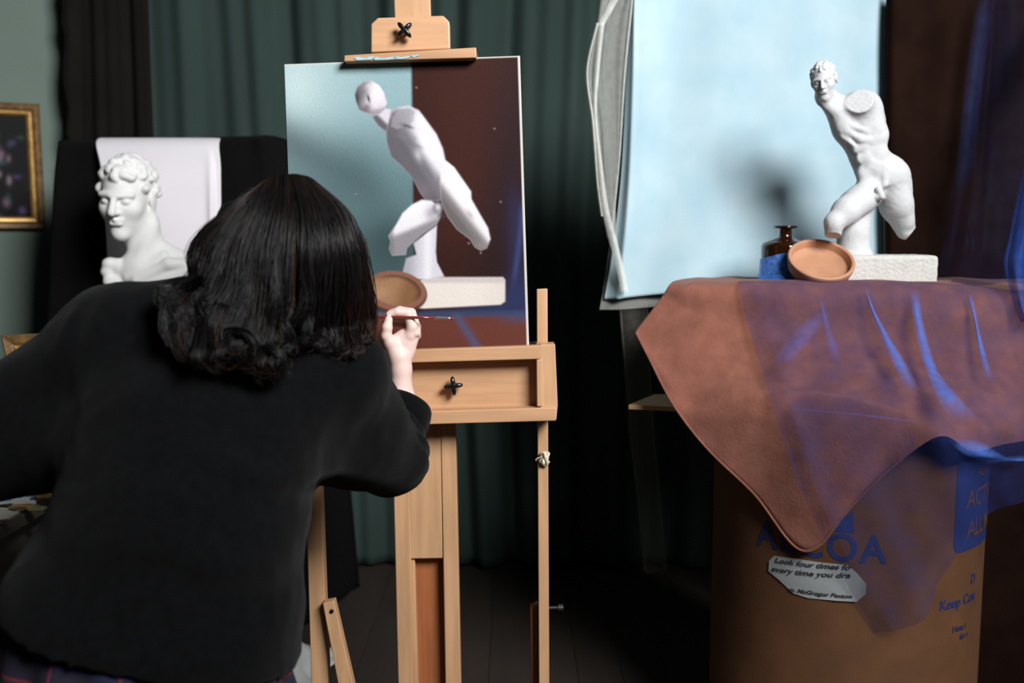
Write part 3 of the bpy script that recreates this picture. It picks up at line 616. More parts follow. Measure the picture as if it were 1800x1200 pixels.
zA = on_drum(1440, 973)[1]; zC = on_drum(1440, 925)[1]
print_text('printed_word', 'ALCOA', 1330, 955, (zA-zC)*-1.42, m_ink if 0 else m_blue, .0012, bold=.0016, sp=1.12, px1=1560)
# emblem above the word: faceted triangle
a0, z0 = on_drum(1443, 930); a1, z1 = on_drum(1503, 893); wE = (a1-a0)*DR; hE = z1-z0
wrap_mesh('printed_emblem', [(0, 0, 0), (wE, 0, 0), (wE*.93, hE*.9, 0), (wE*.5, hE*.35, 0), (wE*.3, hE*1.0, 0)], [(0, 1, 3), (1, 2, 3), (0, 3, 4)], a0, z0, m_blue, .0012)
# rounded blue label with knocked-out words, running round the side
a0, z0 = on_drum(1675, 974); aT, zT = on_drum(1675, 790); hL = zT-z0; wL = .34; rr = .022; pts = []
for cx, cy, s0 in ((rr, rr, 180), (wL-rr, rr, 270), (wL-rr, hL-rr, 0), (rr, hL-rr, 90)):
    for k in range(6): an = math.radians(s0+18*k); pts.append((cx+rr*math.cos(an), cy+rr*math.sin(an), 0))
wrap_mesh('printed_label', pts, [tuple(range(len(pts)))], a0, z0, m_blue, .0010)
print_text('printed_word', 'ALCOA', 1716, 838, .036, m_card, .0022, .001); print_text('printed_word', 'ACTIVATED', 1697, 893, .058, m_card, .0022, .0005, sp=.9); print_text('printed_word', 'ALUMINA', 1697, 945, .058, m_card, .0022, .0005, sp=.9)
print_text('printed_word', 'Keep Con', 1652, 1073, .034, m_blue, .0012, .0008); print_text('printed_word', 'Heat i', 1674, 1112, .022, m_ink, .0012, .0004); print_text('printed_word', 'for r', 1686, 1124, .02, m_ink, .0012, .0004); print_text('printed_word', 'D', 1706, 1026, .034, m_blue, .0012, .0008)
# torn strip of paper with a quotation taped to the drum
m_paper = M('note_paper', (140, 143, 143), .85, .06, 20, .1)
pp = [(1353, 985), (1362, 976), (1400, 981), (1440, 987), (1490, 992), (1506, 1006), (1521, 1022), (1520, 1040), (1505, 1056), (1470, 1054), (1420, 1050), (1395, 1042), (1372, 1020), (1352, 1003)]
note = thing('paper_note', wrap(*np.array(on_drum(1440, 1015)), .004), 'torn curling paper note with typed words stuck on the drum', 'note')
u0, w0 = on_drum(1352, 1003)
q = np.array([on_drum(*p) for p in pp]); cen = q.mean(0); rings = [cen+(q-cen)*f for f in (1, .85, .65, .4, .15)]
V = []; 
for k, rg in enumerate(rings):
    lift = np.array([.003+(.011 if (i in (6, 7)) and k == 0 else .003 if i in (8, 9) and k == 0 else .0 if k == 0 else 0) for i in range(len(pp))])
    V += [wrap(np.array(s[0]), np.array(s[1]), l) for s, l in zip(rg, lift)]
Fc = []; k_ = len(pp)
for r_ in range(4):
    for i in range(k_): Fc.append((r_*k_+i, r_*k_+(i+1) % k_, (r_+1)*k_+(i+1) % k_, (r_+1)*k_+i))
Fc.append(tuple(4*k_+i for i in range(k_))); o = add('paper', fixnormals(mesh('paper', V, Fc, m_paper, True)), note)
m_type = M('typed_ink', (42, 42, 46), .8)
def note_text(s, px0, py0, px1, py1, size):
    a, z = on_drum(px0, py0); a2, z2 = on_drum(px1, py1); V, Fc = text_geo(s, size, .0004, .25); V[:, 0] -= V[:, 0].min()
    W_ = np.ptp(V[:, 0]); sx = (a2-a)/W_; sl = (z2-z)/W_
    add('typed_line', mesh('typed_line', wrap(a+V[:, 0]*sx, z+V[:, 1]+V[:, 0]*sl, np.full(len(V), .0046)), Fc, m_type), note)
note_text('Look four times fo', 1364, 987, 1495, 1000, .017); note_text('every time you dra', 1358, 1002, 1495, 1014, .017); note_text('m. McGregor Paxton', 1388, 1037, 1498, 1050, .0125)
# wooden board on the drum, crate on the board
m_ply = M('plywood', (196, 150, 108), .6, .12, 6, .05, 60, stretch=(1, 8, 8))
c0, c1, c2 = PZ(1105, 711, ZB), PZ(1196, 715, ZB), PZ(1640, 767, ZB)
dirb = (c2-c1)/np.linalg.norm(c2-c1); back = np.array([-dirb[1], dirb[0], 0])
tp = [c0, c1, c2, c2+back*.42+dirb*.0, c1+back*.25, PZ(1150, 692.5, ZB)]
o = add('wooden_board', fixnormals(mesh('wooden_board', *prism([p+(0, 0, .0) for p in tp], [p-(0, 0, .012) for p in tp]), m_ply)), label='thin plywood board lying on top of the drum', cat='board'); bevel(o, .001)
o.location.z = 0
m_crate = M('crate_wood', (120, 84, 52), .7, .2, 6, .1, stretch=(.6, 6, 6))
yw = math.radians(-13); cu = np.array([math.cos(yw), math.sin(yw), 0]); cvv = np.array([-math.sin(yw), math.cos(yw), 0]); cc = np.array([.425, 2.50, 0])
crate = thing('wooden_crate', cc+cu*.31+cvv*.14+(0, 0, ZB), 'slatted wooden crate hidden under the brown cloth', 'crate')
def obx(name, a0, a1, b0, b1, z0, z1, mat, parent):
    f = [cc+cu*a+cvv*b for a, b in ((a0, b0), (a1, b0), (a1, b1), (a0, b1))]
    return add(name, fixnormals(mesh(name, *prism([p+(0, 0, z1) for p in f], [p+(0, 0, z0) for p in f]), mat)), parent)
for i in range(3):
    z_ = ZB+.0005+i*.102; obx('slat', 0, .64, 0, .012, z_, z_+.094, m_crate, crate); obx('slat', 0, .64, .288, .30, z_, z_+.094, m_crate, crate); obx('slat', 0, .012, .012, .288, z_, z_+.094, m_crate, crate); obx('slat', .628, .64, .012, .288, z_, z_+.094, m_crate, crate)
obx('lid', -.005, .645, -.005, .305, ZB+.30, ZT-.006, m_crate, crate)

# ================================================================ cloths of the still life
m_suede = M('brown_suede', (132, 84, 70), .95, .16, 26, .25, 120, rgb2=(116, 72, 59), sheen=.12, spec=.15, detail=8)
def CG(rows): return [[P(*c) for c in col] for col in rows]
cols = CG([
 [(1212, 489, 2.80), (1196, 492, 2.62), (1179, 498, 2.49), (1163, 522, 2.475), (1140, 553, 2.46), (1121, 578, 2.45), (1118, 584, 2.45)],
 [(1245, 487, 2.82), (1225, 491, 2.62), (1208, 500, 2.468), (1196, 540, 2.45), (1180, 590, 2.43), (1160, 628, 2.42), (1143, 634, 2.42)],
 [(1290, 486, 2.82), (1268, 491, 2.62), (1254, 500, 2.455), (1248, 560, 2.43), (1236, 640, 2.40), (1212, 702, 2.385), (1184, 712, 2.385)],
 [(1345, 486, 2.82), (1330, 491, 2.62), (1316, 500, 2.44), (1314, 575, 2.41), (1305, 655, 2.36), (1290, 708, 2.31), (1243, 788, 2.335)],
 [(1410, 486, 2.82), (1400, 491, 2.62), (1388, 500, 2.42), (1390, 590, 2.38), (1388, 670, 2.31), (1385, 714, 2.25), (1330, 873, 2.285)],
 [(1470, 486, 2.82), (1465, 492, 2.60), (1456, 501, 2.40), (1462, 600, 2.36), (1466, 685, 2.26), (1470, 724, 2.205), (1412, 968, 2.222)],
 [(1540, 487, 2.81), (1540, 492, 2.58), (1536, 504, 2.38), (1546, 610, 2.33), (1556, 700, 2.20), (1564, 738, 2.155), (1490, 892, 2.195)],
 [(1610, 487, 2.80), (1610, 493, 2.56), (1608, 508, 2.36), (1624, 625, 2.30), (1636, 715, 2.15), (1642, 756, 2.10), (1636, 770, 2.10)],
 [(1680, 488, 2.78), (1680, 496, 2.54), (1680, 514, 2.34), (1694, 630, 2.28), (1704, 712, 2.16), (1708, 752, 2.13), (1712, 794, 2.13)],
 [(1750, 490, 2.76), (1752, 500, 2.52), (1754, 522, 2.33), (1762, 620, 2.28), (1772, 705, 2.19), (1778, 745, 2.17), (1778, 778, 2.17)],
 [(1830, 492, 2.74), (1834, 505, 2.50), (1838, 530, 2.32), (1850, 620, 2.28), (1858, 690, 2.22), (1866, 720, 2.21), (1868, 750, 2.21)]])
def wrs(G):
    s = np.linspace(0, 1, G.shape[0])[:, None]; t = np.linspace(0, 1, G.shape[1])[None]
    hang = np.clip((t-.34)*4, 0, 1)
    wv = .010*np.sin(s*17-2*t)+.007*np.sin(s*29+5*t)+.004*np.sin(s*53+t*9)+.006*np.sin(s*9+t*14)
    G[..., 1] -= hang*wv*.9*(.4+.6*np.clip((s-.1)*4, 0, 1))
    G[..., 2] += (1-hang)*.0015*np.sin(s*41+t*8)
    return G
SUEDE = wrs(catgrid(cols, 150, 120))
o = add('brown_cloth', gridm(SUEDE, m_suede, 'brown_cloth'), label='reddish brown suede cloth draped over the crate, corner hanging down', cat='cloth'); solid(o, .003, -1)
# rolled hem along the left hanging edge and the tip
hem = SUEDE[:, -1][:100:3]; V, Fc = tubes([catmull(hem, 120)], [.0034], 6, False); add('hem', fastmesh('hem', V, Fc, m_suede), o)

# backdrop rod and cloths
RY = 2.92
m_steel = M('stand_steel', (60, 60, 62), .4, metal=.8)
rod = thing('backdrop_stand', (.9, RY, 0), 'metal backdrop stand holding up the still-life cloths', 'stand')
rod_y('crossbar', np.array([.25, RY, 2.085]), np.array([1.62, RY, 2.085]), .012, m_steel, rod)
rod_y('upright', np.array([.95, RY+.10, 0.02]), np.array([.95, RY+.10, 2.085]), .014, m_steel, rod); rod_y('bracket', np.array([.95, RY+.10, 2.085]), np.array([.95, RY, 2.085]), .012, m_steel, rod)
add('foot_plate', mesh('foot_plate', *lathe([(0, .02), (.12, .018), (.125, .01), (.125, 0), (0, 0)], 32, (.95, RY+.10, 0)), m_steel), rod)
m_pale = M('pale_blue_cloth', (176, 197, 204), .92, .045, 7, .15, 500, rgb2=(158, 186, 197), spec=.15, detail=7)
cols = CG([[(1112, -12, 2.90), (1108, 0, 2.90), (1100, 130, 2.90), (1092, 300, 2.90), (1078, 430, 2.90), (1062, 526, 2.90)],
 [(1125, -12, 2.88), (1122, 0, 2.875), (1120, 130, 2.87), (1114, 300, 2.87), (1104, 430, 2.87), (1094, 524, 2.87)],
 [(1180, -12, 2.89), (1180, 0, 2.89), (1182, 130, 2.885), (1178, 300, 2.88), (1172, 430, 2.87), (1166, 516, 2.86)],
 [(1280, -12, 2.89), (1280, 0, 2.89), (1282, 130, 2.89), (1282, 300, 2.885), (1284, 430, 2.87), (1285, 502, 2.85)],
 [(1390, -12, 2.89), (1390, 0, 2.89), (1390, 130, 2.89), (1390, 300, 2.885), (1392, 430, 2.87), (1395, 500, 2.85)],
 [(1490, -12, 2.89), (1490, 0, 2.885), (1488, 130, 2.885), (1488, 300, 2.88), (1488, 430, 2.87), (1488, 500, 2.85)],
 [(1557, -12, 2.90), (1557, 0, 2.90), (1556, 130, 2.905), (1553, 300, 2.905), (1552, 430, 2.90), (1552, 500, 2.87)]])
def wrp(G):
    s = np.linspace(0, 1, G.shape[0])[:, None]; t = np.linspace(0, 1, G.shape[1])[None]
    G[..., 1] -= .007*np.sin(s*13+1.5*t)+.004*np.sin(s*27+4*t)+.003*np.sin(t*17+s*6)+.010*np.exp(-((s-.12-.02*t)/.03)**2)
    return G
sheet(cols, m_pale, 'pale_blue_cloth', 130, 110, wrp, .002, label='pale blue backdrop cloth hanging behind the armless statue', cat='cloth')
m_dkbr = M('dark_brown_cloth', (29, 16, 11), .95, .3, 7, .2, 300, spec=.05)
cols = []
for i, px in enumerate((1556, 1575, 1620, 1670, 1730, 1800, 1880)):
    dy = (0, -.03, -.015, -.03, .0, -.03, -.01)[i]
    yo = (.012, .006, 0, 0, 0, 0, 0)[i]; cols.append([P(px+3, -12, 2.875+dy-yo), P(px+2, 0, 2.875+dy-yo), P(px, 200, 2.87+dy-yo), P(px, 400, 2.86+dy-yo), P(px, 497, 2.835+dy*.5-yo*.4), P(px, 600, 2.90+dy*.3), P(px, 900, 2.93+dy*.3), P(px, 1230, 2.94+dy*.3)])  # length below the crate top added down to the floor to darken beside the drum
sheet(cols, m_dkbr, 'dark_brown_cloth', 90, 90, None, .002, label='very dark brown backdrop cloth hanging right of the pale blue one', cat='cloth')

# ================================================================ sheer nets
m_tw = tulle('white_net', (236, 236, 228), .28, 40, .12); m_twd = tulle('white_net_fold', (238, 238, 230), .62, 40, .2)
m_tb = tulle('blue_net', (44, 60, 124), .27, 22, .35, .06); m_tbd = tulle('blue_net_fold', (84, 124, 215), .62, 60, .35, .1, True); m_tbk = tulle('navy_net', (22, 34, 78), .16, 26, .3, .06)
def net(name, rows, mat, n, m, wr=None, parent=None, **k):
    G = catgrid(CG(rows), n, m); G = wr(G) if wr else G; return add(name, gridm(G, mat, name), parent, **k)
wt = thing('white_net', P(1070, 540, 2.86), 'sheer white net bunched along the left edge of the pale blue cloth', 'net')
def wrn(G):
    s = np.linspace(0, 1, G.shape[0])[:, None]; t = np.linspace(0, 1, G.shape[1])[None]; G[..., 1] -= .006*np.sin(s*15+2*t)+.002*np.sin(s*31-3*t); return G
net('veil', [[(1064, -12, 2.82), (1056, 0, 2.82), (1049, 45, 2.80), (1029, 128, 2.80), (1044, 220, 2.80), (1054, 340, 2.81), (1066, 410, 2.83), (1080, 455, 2.84), (1092, 513, 2.85)],
 [(1078, -12, 2.83), (1074, 0, 2.83), (1062, 45, 2.81), (1052, 130, 2.81), (1060, 220, 2.80), (1066, 340, 2.815), (1076, 410, 2.83), (1086, 455, 2.84), (1096, 513, 2.85)],
 [(1095, -12, 2.85), (1092, 0, 2.85), (1078, 45, 2.84), (1072, 130, 2.84), (1076, 220, 2.84), (1080, 340, 2.84), (1084, 410, 2.84), (1090, 455, 2.845), (1102, 513, 2.85)],
 [(1113, -12, 2.86), (1112, 0, 2.86), (1106, 45, 2.865), (1099, 130, 2.865), (1092, 220, 2.865), (1083, 340, 2.865), (1078, 410, 2.87), (1074, 455, 2.88), (1072, 500, 2.89)]], m_tw, 50, 90, wrn, wt)
def strip(rows): return [[(x-w_/2, y, Y), (x, y, Y-.006), (x+w_/2, y, Y)] for x, y, w_, Y in rows]
def fold_or_highlight(name, rows, mat, parent, m=60):
    C = np.array([[P(*c) for c in r] for r in strip(rows)]); G = catgrid(C, m, 9); me = gridm(G, mat, name); at = me.attributes.new('fade', 'FLOAT', 'POINT')
    fd = np.outer(np.minimum(1, np.minimum(np.linspace(0, 6, m), np.linspace(4, 0, m))), np.sin(np.linspace(0, np.pi, 9))**.7); at.data.foreach_set('value', fd.astype(np.float32).ravel()); add(name, me, parent)
fold_or_highlight('fold_or_highlight', [(1058, 40, 9, 2.79), (1050, 120, 8, 2.79), (1046, 200, 7, 2.79), (1056, 300, 9, 2.80), (1065, 370, 11, 2.81), (1080, 430, 13, 2.825), (1094, 490, 13, 2.84), (1098, 513, 13, 2.84)], m_twd, wt)
fold_or_highlight('fold_or_highlight', [(1088, -14, 14, 2.82), (1080, 0, 14, 2.82), (1056, 45, 10, 2.80)], m_twd, wt, 20)
fold_or_highlight('fold_or_highlight', [(1111, -14, 4, 2.85), (1110, 10, 4, 2.85), (1098, 130, 4, 2.85), (1088, 280, 4, 2.855), (1076, 400, 4, 2.86)], m_twd, wt)
fold_or_highlight('fold_or_highlight', [(1050, 40, 5, 2.79), (1032, 125, 4, 2.79), (1042, 215, 5, 2.79), (1050, 320, 4, 2.8), (1058, 380, 4, 2.81)], m_twd, wt)
net('under_layer', [[(1076, 400, 2.925), (1068, 455, 2.92), (1060, 510, 2.915), (1054, 544, 2.90)], [(1110, 400, 2.92), (1108, 455, 2.92), (1104, 510, 2.905), (1100, 543, 2.885)], [(1200, 400, 2.92), (1200, 455, 2.92), (1200, 505, 2.90), (1200, 534, 2.88)]], m_tw, 30, 20, None, wt)
m_tws = tulle('faint_white_net', (205, 200, 186), .13, 40, .3)
hs = thing('hanging_net', P(1130, 1000, 2.94), 'long narrow strip of sheer net hanging down past the plywood board', 'net')
net('veil', [[(1088, 500, 2.95), (1092, 570, 2.95), (1100, 660, 2.95), (1108, 760, 2.95), (1122, 880, 2.95), (1134, 1008, 2.95)], [(1104, 500, 2.94), (1108, 570, 2.94), (1116, 660, 2.935), (1126, 760, 2.935), (1140, 880, 2.935), (1151, 1007, 2.935)], [(1132, 500, 2.95), (1138, 570, 2.95), (1142, 660, 2.95), (1148, 760, 2.95), (1160, 880, 2.95), (1171, 998, 2.95)]], m_tws, 24, 60, None, hs)
for off in ((1088, 1092, 1100, 1108, 1122, 1134), (1133, 1139, 1143, 1149, 1161, 1171)):
    fold_or_highlight('hem', [(x_, y_, 4, 2.945) for x_, y_ in zip(off, (500, 570, 660, 760, 880, 1003))], m_tws, hs)
net('veil', [[(1180, 520, 3.0), (1200, 700, 3.0), (1215, 850, 3.0), (1228, 1000, 3.0)], [(1230, 520, 3.0), (1250, 700, 3.0), (1262, 850, 3.0), (1270, 1000, 3.0)]], tulle('thin_white_net', (190, 180, 165), .07, 40, .3), 16, 40, None, hs)

# blue net thrown over the brown cloth
m_tb2 = tulle('blue_net_faint_fold_or_highlight', (84, 110, 205), .22, 60, .4, .05, True)
bt = thing('blue_net', P(1480, 720, 2.15), 'translucent blue net thrown over the front of the brown cloth', 'net')
def wrt(G):
    s = np.linspace(0, 1, G.shape[0])[:, None]; t = np.linspace(0, 1, G.shape[1])[None]; hang = np.clip((t-.25)*4, 0, 1)
    f = .006*np.sin(s*23+2*t)+.003*np.sin(s*41-4*t); G[..., 1] -= hang*(f+.012)*np.clip(s*12, .25, 1); return G
net('veil', [
 [(1318, 486, 2.74), (1300, 494, 2.55), (1299, 500, 2.42), (1312, 560, 2.40), (1336, 640, 2.34), (1360, 720, 2.235), (1400, 845, 2.19), (1440, 930, 2.19), (1490, 1030, 2.19), (1535, 1110, 2.19)],
 [(1370, 486, 2.74), (1364, 494, 2.55), (1360, 499, 2.40), (1372, 570, 2.37), (1392, 650, 2.29), (1414, 728, 2.20), (1450, 850, 2.165), (1490, 940, 2.165), (1530, 1030, 2.165), (1570, 1105, 2.165)],
 [(1440, 486, 2.74), (1440, 494, 2.55), (1440, 500, 2.385), (1456, 590, 2.34), (1476, 670, 2.23), (1496, 735, 2.17), (1528, 850, 2.14), (1560, 930, 2.14), (1590, 1010, 2.14), (1620, 1080, 2.14)],
 [(1520, 486, 2.73), (1520, 494, 2.53), (1520, 502, 2.365), (1540, 605, 2.31), (1562, 690, 2.165), (1580, 745, 2.11), (1600, 840, 2.10), (1622, 910, 2.10), (1640, 960, 2.11), (1660, 1000, 2.12)],
 [(1600, 486, 2.72), (1602, 495, 2.51), (1604, 506, 2.345), (1622, 615, 2.28), (1640, 700, 2.12), (1652, 758, 2.07), (1664, 820, 2.07), (1680, 870, 2.08), (1694, 910, 2.09), (1705, 930, 2.10)],
 [(1680, 488, 2.70), (1684, 498, 2.49), (1690, 512, 2.325), (1704, 620, 2.26), (1714, 700, 2.13), (1722, 762, 2.09), (1732, 815, 2.09), (1742, 850, 2.10), (1750, 875, 2.11), (1758, 890, 2.12)],
 [(1770, 490, 2.68), (1776, 505, 2.47), (1782, 524, 2.31), (1790, 620, 2.25), (1796, 695, 2.16), (1800, 755, 2.13), (1804, 800, 2.13), (1808, 835, 2.13), (1812, 860, 2.13), (1816, 872, 2.13)],
 [(1850, 492, 2.66), (1856, 510, 2.45), (1862, 535, 2.30), (1866, 620, 2.24), (1868, 690, 2.17), (1872, 745, 2.15), (1874, 790, 2.15), (1876, 820, 2.15), (1878, 845, 2.15), (1880, 855, 2.15)]], m_tb, 200, 120, wrt, bt)
fold_or_highlight('fold_or_highlight', [(1520, 503, 5, 2.35), (1534, 545, 8, 2.325), (1556, 590, 14, 2.285), (1582, 640, 24, 2.21), (1606, 690, 30, 2.12)], m_tbd, bt)
fold_or_highlight('fold_or_highlight', [(1606, 508, 20, 2.335), (1612, 550, 17, 2.30), (1622, 600, 20, 2.265), (1640, 655, 24, 2.19), (1668, 700, 44, 2.10), (1700, 740, 60, 2.07)], m_tbd, bt)
fold_or_highlight('fold_or_highlight', [(1704, 516, 12, 2.315), (1714, 560, 8, 2.28), (1724, 610, 12, 2.25), (1740, 670, 18, 2.17)], m_tbd, bt)
fold_or_highlight('fold_or_highlight', [(1440, 520, 8, 2.36), (1452, 570, 14, 2.335), (1472, 640, 24, 2.25)], m_tb2, bt); fold_or_highlight('fold_or_highlight', [(1372, 640, 40, 2.27), (1410, 590, 44, 2.31), (1450, 545, 30, 2.335)], m_tb2, bt); fold_or_highlight('fold_or_highlight', [(1372, 716, 26, 2.20), (1440, 722, 28, 2.165), (1510, 728, 34, 2.11), (1570, 736, 36, 2.075), (1640, 745, 40, 2.045)], m_tb2, bt)  # last strip is a painted highlight, paler blue along the board-edge ridge
fold_or_highlight('fold_or_highlight', [(1690, 770, 60, 2.06), (1730, 800, 70, 2.05), (1770, 810, 70, 2.07), (1815, 800, 80, 2.09)], m_tbd, bt)
# its bunched end standing up in front of the bottle and over the table
net('bunch', [[(1336, 455, 2.55), (1334, 475, 2.53), (1332, 490, 2.50), (1330, 499, 2.45)], [(1352, 451, 2.535), (1352, 472, 2.52), (1352, 490, 2.49), (1352, 499, 2.45)], [(1372, 446, 2.535), (1374, 470, 2.52), (1376, 490, 2.49), (1378, 499, 2.45)], [(1396, 442, 2.56), (1400, 466, 2.55), (1404, 488, 2.51), (1408, 499, 2.46)]], tulle('blue_net_dense', (66, 112, 186), .62, 90, .45), 40, 24, None, bt)
net('bunch', [[(1496, 490, 2.485), (1494, 497, 2.46), (1492, 502, 2.42)], [(1560, 491, 2.48), (1560, 498, 2.45), (1560, 505, 2.40)], [(1640, 491, 2.50), (1650, 500, 2.45), (1660, 511, 2.36)], [(1740, 480, 2.6), (1750, 500, 2.5), (1760, 520, 2.36)]], m_tbd, 40, 16, None, bt)
# navy net in the background on the right
m_tbkf = tulle('navy_net_fold', (25, 39, 88), .42, 26, .3, .1, True)
nb = thing('navy_net', P(1690, 490, 2.7), 'sheer navy net hanging in front of the dark brown cloth', 'net')
net('veil', [[(1722, -12, 2.82), (1716, 0, 2.82), (1704, 100, 2.81), (1690, 220, 2.80), (1672, 330, 2.79), (1662, 410, 2.77), (1654, 440, 2.75), (1650, 486, 2.7)], [(1740, -12, 2.80), (1736, 0, 2.80), (1728, 100, 2.79), (1716, 220, 2.78), (1708, 330, 2.76), (1700, 380, 2.75), (1690, 440, 2.73), (1680, 486, 2.68)], [(1765, -12, 2.81), (1764, 0, 2.81), (1760, 100, 2.80), (1752, 220, 2.79), (1744, 330, 2.77), (1740, 380, 2.75), (1736, 440, 2.73), (1730, 488, 2.67)], [(1830, -12, 2.82), (1830, 0, 2.82), (1830, 100, 2.82), (1826, 220, 2.80), (1822, 330, 2.78), (1818, 380, 2.76), (1812, 440, 2.74), (1800, 492, 2.68)]], m_tbk, 70, 90, wrn, nb)
fold_or_highlight('fold_or_highlight', [(1736, -14, 34, 2.79), (1724, 60, 36, 2.785), (1708, 180, 34, 2.775), (1698, 280, 34, 2.765), (1682, 350, 26, 2.755)], m_tbkf, nb); fold_or_highlight('fold_or_highlight', [(1700, 380, 3, 2.74), (1708, 420, 4, 2.73), (1704, 450, 5, 2.72), (1680, 462, 5, 2.71)], m_tbkf, nb)
rb = thing('blue_net', P(1800, 520, 2.3), 'bright blue net swag hanging in front of the navy net, rightmost of all', 'net')
net('veil', [[(1835, -12, 2.88), (1822, 90, 2.62), (1812, 200, 2.44), (1800, 285, 2.43), (1786, 350, 2.41), (1772, 420, 2.37), (1764, 465, 2.34), (1778, 530, 2.30), (1792, 566, 2.27)], [(1850, -12, 2.88), (1840, 90, 2.60), (1830, 200, 2.42), (1820, 285, 2.40), (1808, 350, 2.38), (1798, 420, 2.34), (1792, 465, 2.31), (1800, 530, 2.27), (1810, 566, 2.25)], [(1895, -12, 2.88), (1885, 90, 2.62), (1880, 200, 2.44), (1876, 285, 2.42), (1870, 350, 2.40), (1864, 420, 2.36), (1860, 465, 2.33), (1862, 530, 2.29), (1866, 566, 2.26)]], tulle('bright_blue_net', (40, 82, 168), .50, 40, .3), 40, 60, wrn, rb)

# ================================================================ statue
kS = 2.791*F/2.55/.985; oS = P(1360, 90, 2.55)
def S(u, v, w=0): return oS+np.array([u/kS, w/kS, -v/kS])
q = 1/kS
def SE(u, v, w_, ru, rw, rv, k=20, an=0): return el(S(u, v, w_), (ru*q, rw*q, rv*q), k*q, rot(0, 0, an) if an else None)
def SCn(a, b, ra, rb, k=20): return rc(S(*a), S(*b), ra*q, rb*q, k*q)
stat = thing('statue', S(580, 1130, 0), 'white plaster cast of an armless striding male figure on a block', 'statue')
Hs = 182*q
ops = head_ops(S(240, 148, -30), rot(-24, 14, -9), Hs, hair=150, hs=.62)
ops += [SCn((258, 215, 0), (345, 285, 15), 50, 58, 30), SCn((235, 240, -30), (300, 290, -25), 26, 30, 20),
 # rib cage and shoulders
 SE(430, 350, 30, 118, 92, 150, 30, -24), SCn((340, 285, 10), (450, 270, 40), 60, 82, 40), SCn((455, 265, 45), (505, 330, 55), 72, 66, 40),
 SE(345, 360, -5, 52, 60, 80, 30, -14), SE(480, 420, 40, 88, 80, 110, 40, -28),
 # waist, belly, pelvis
 SE(490, 510, 25, 88, 78, 110, 40, -34), SE(545, 580, 35, 105, 88, 90, 45, -34), SE(615, 590, 60, 82, 88, 95, 40, -30),
 # chest, ribs, belly muscles
 SE(455, 345, -36, 74, 30, 56, 24, 24), SE(352, 350, -34, 42, 24, 50, 24, -8), SCn((350, 385, -52), (420, 425, -46), 10, 12, 14), SCn((372, 362, -58), (448, 388, -55), 9, 11, 14), SCn((335, 410, -40), (395, 455, -38), 9, 10, 14),
 SCn((420, 425, -50), (520, 425, -30), 16, 20, 24), SE(438, 462, -40, 24, 14, 22, 14, -28), SE(460, 505, -40, 26, 14, 24, 14, -30), SE(484, 552, -40, 32, 18, 36, 18, -32), SE(408, 470, -34, 20, 13, 22, 14, -28), SE(430, 518, -33, 20, 13, 24, 14, -30),
 SE(520, 485, -26, 46, 30, 62, 18, -14), SCn((478, 530, -44), (545, 552, -38), 12, 14, 12), SCn((545, 552, -40), (548, 640, -50), 12, 16, 20), SE(575, 590, -24, 40, 30, 60, 22, -20), SE(452, 592, -24, 32, 26, 40, 20, -20),
 SCn((450, 275, 10), (400, 250, -84), 80, 60, 40), SCn((470, 300, -20), (520, 400, 0), 40, 52, 30),
 # rear leg
 SCn((612, 610, 50), (655, 740, 70), 90, 78, 35), SCn((655, 740, 70), (716, 862, 95), 78, 48, 25), SE(640, 700, 20, 58, 50, 100, 25, -25), SE(690, 640, 60, 22, 50, 50, 20, -20), SE(690, 790, 50, 40, 40, 70, 20, -24),
 # forward leg
 SCn((478, 690, 0), (350, 772, -90), 76, 66, 35), SCn((350, 772, -90), (284, 830, -120), 64, 46, 25), SE(400, 715, -12, 80, 45, 45, 25, -32), SCn((284, 820, -120), (284, 885, -110), 44, 40, 15),
 # loins
 SCn((505, 668, -85), (520, 700, -88), 17, 15, 10), SCn((498, 700, -75), (530, 704, -75), 17, 15, 8), SE(510, 652, -14, 34, 24, 16, 14),
 # tree-stump support
 SCn((455, 760, 30), (430, 870, 30), 58, 70, 30), SCn((430, 870, 30), (432, 990, 30), 72, 92, 30)]
ops += [pl((0, 0, -1), -S(0, 888, 0)[2], .002)]                       # flat cut below the forward knee (stump is added below it)
def stat_cut(o): return o
figV = [o for o in ops[:-1]]
lower = [SCn((455, 780, 30), (430, 870, 30), 56, 72, 30), SCn((430, 870, 30), (432, 975, 30), 72, 86, 30), SE(432, 982, 30, 96, 90, 24, 20)]
base_ops = [o for o in figV if not (o[0] == 'rc' and np.allclose(o[1], S(430, 870, 30)))]
cutA = pl((-.15, -.35, -1), float(np.dot(np.array([-.15, -.35, -1]), S(284, 884, -130))), .002)
nB = np.array([.78, -.25, -.60]); cutB = pl(nB, float(nB@S(738, 882, 90)), .002)
nC = np.array([-.38, -.85, .30]); cutC = pl(nC, float(nC@S(392, 246, -52)), .004)
fig_d = lambda Q: np.minimum(np.maximum(np.maximum(field(base_ops, Q), Q@(cutA[1]/np.linalg.norm(cutA[1]))-cutA[2]/np.linalg.norm(cutA[1])), Q@nB-cutB[2]), 1e3)
def fig(Q):
    d = fig_d(Q); e = field(lower, Q); k = 16*q; h = np.clip(.5+.5*(d-e)/k, 0, 1); d = d+(e-d)*h-k*h*(1-h)
    # broken shoulder: shave a flat, rough facet
    ball = np.sqrt(((Q-S(372, 238, -130))**2).sum(1))-100*q; f = (Q@nC-nC@S(390, 248, -86))/np.linalg.norm(nC)+.0010*nz3(Q, 500, 2)+.0006*nz3(Q, 1100, 5)
    cut = np.maximum(-f, ball); d = np.maximum(d, -cut)
    return d+.0004*nz3(Q, 160, 1)+.0003*nz3(Q, 420, 3)
V, Fc = nets(fig, S(130, 1010, -230), S(800, 40, 230), .0024)
add('figure', fastmesh('figure', V, Fc, m_plaster), stat)
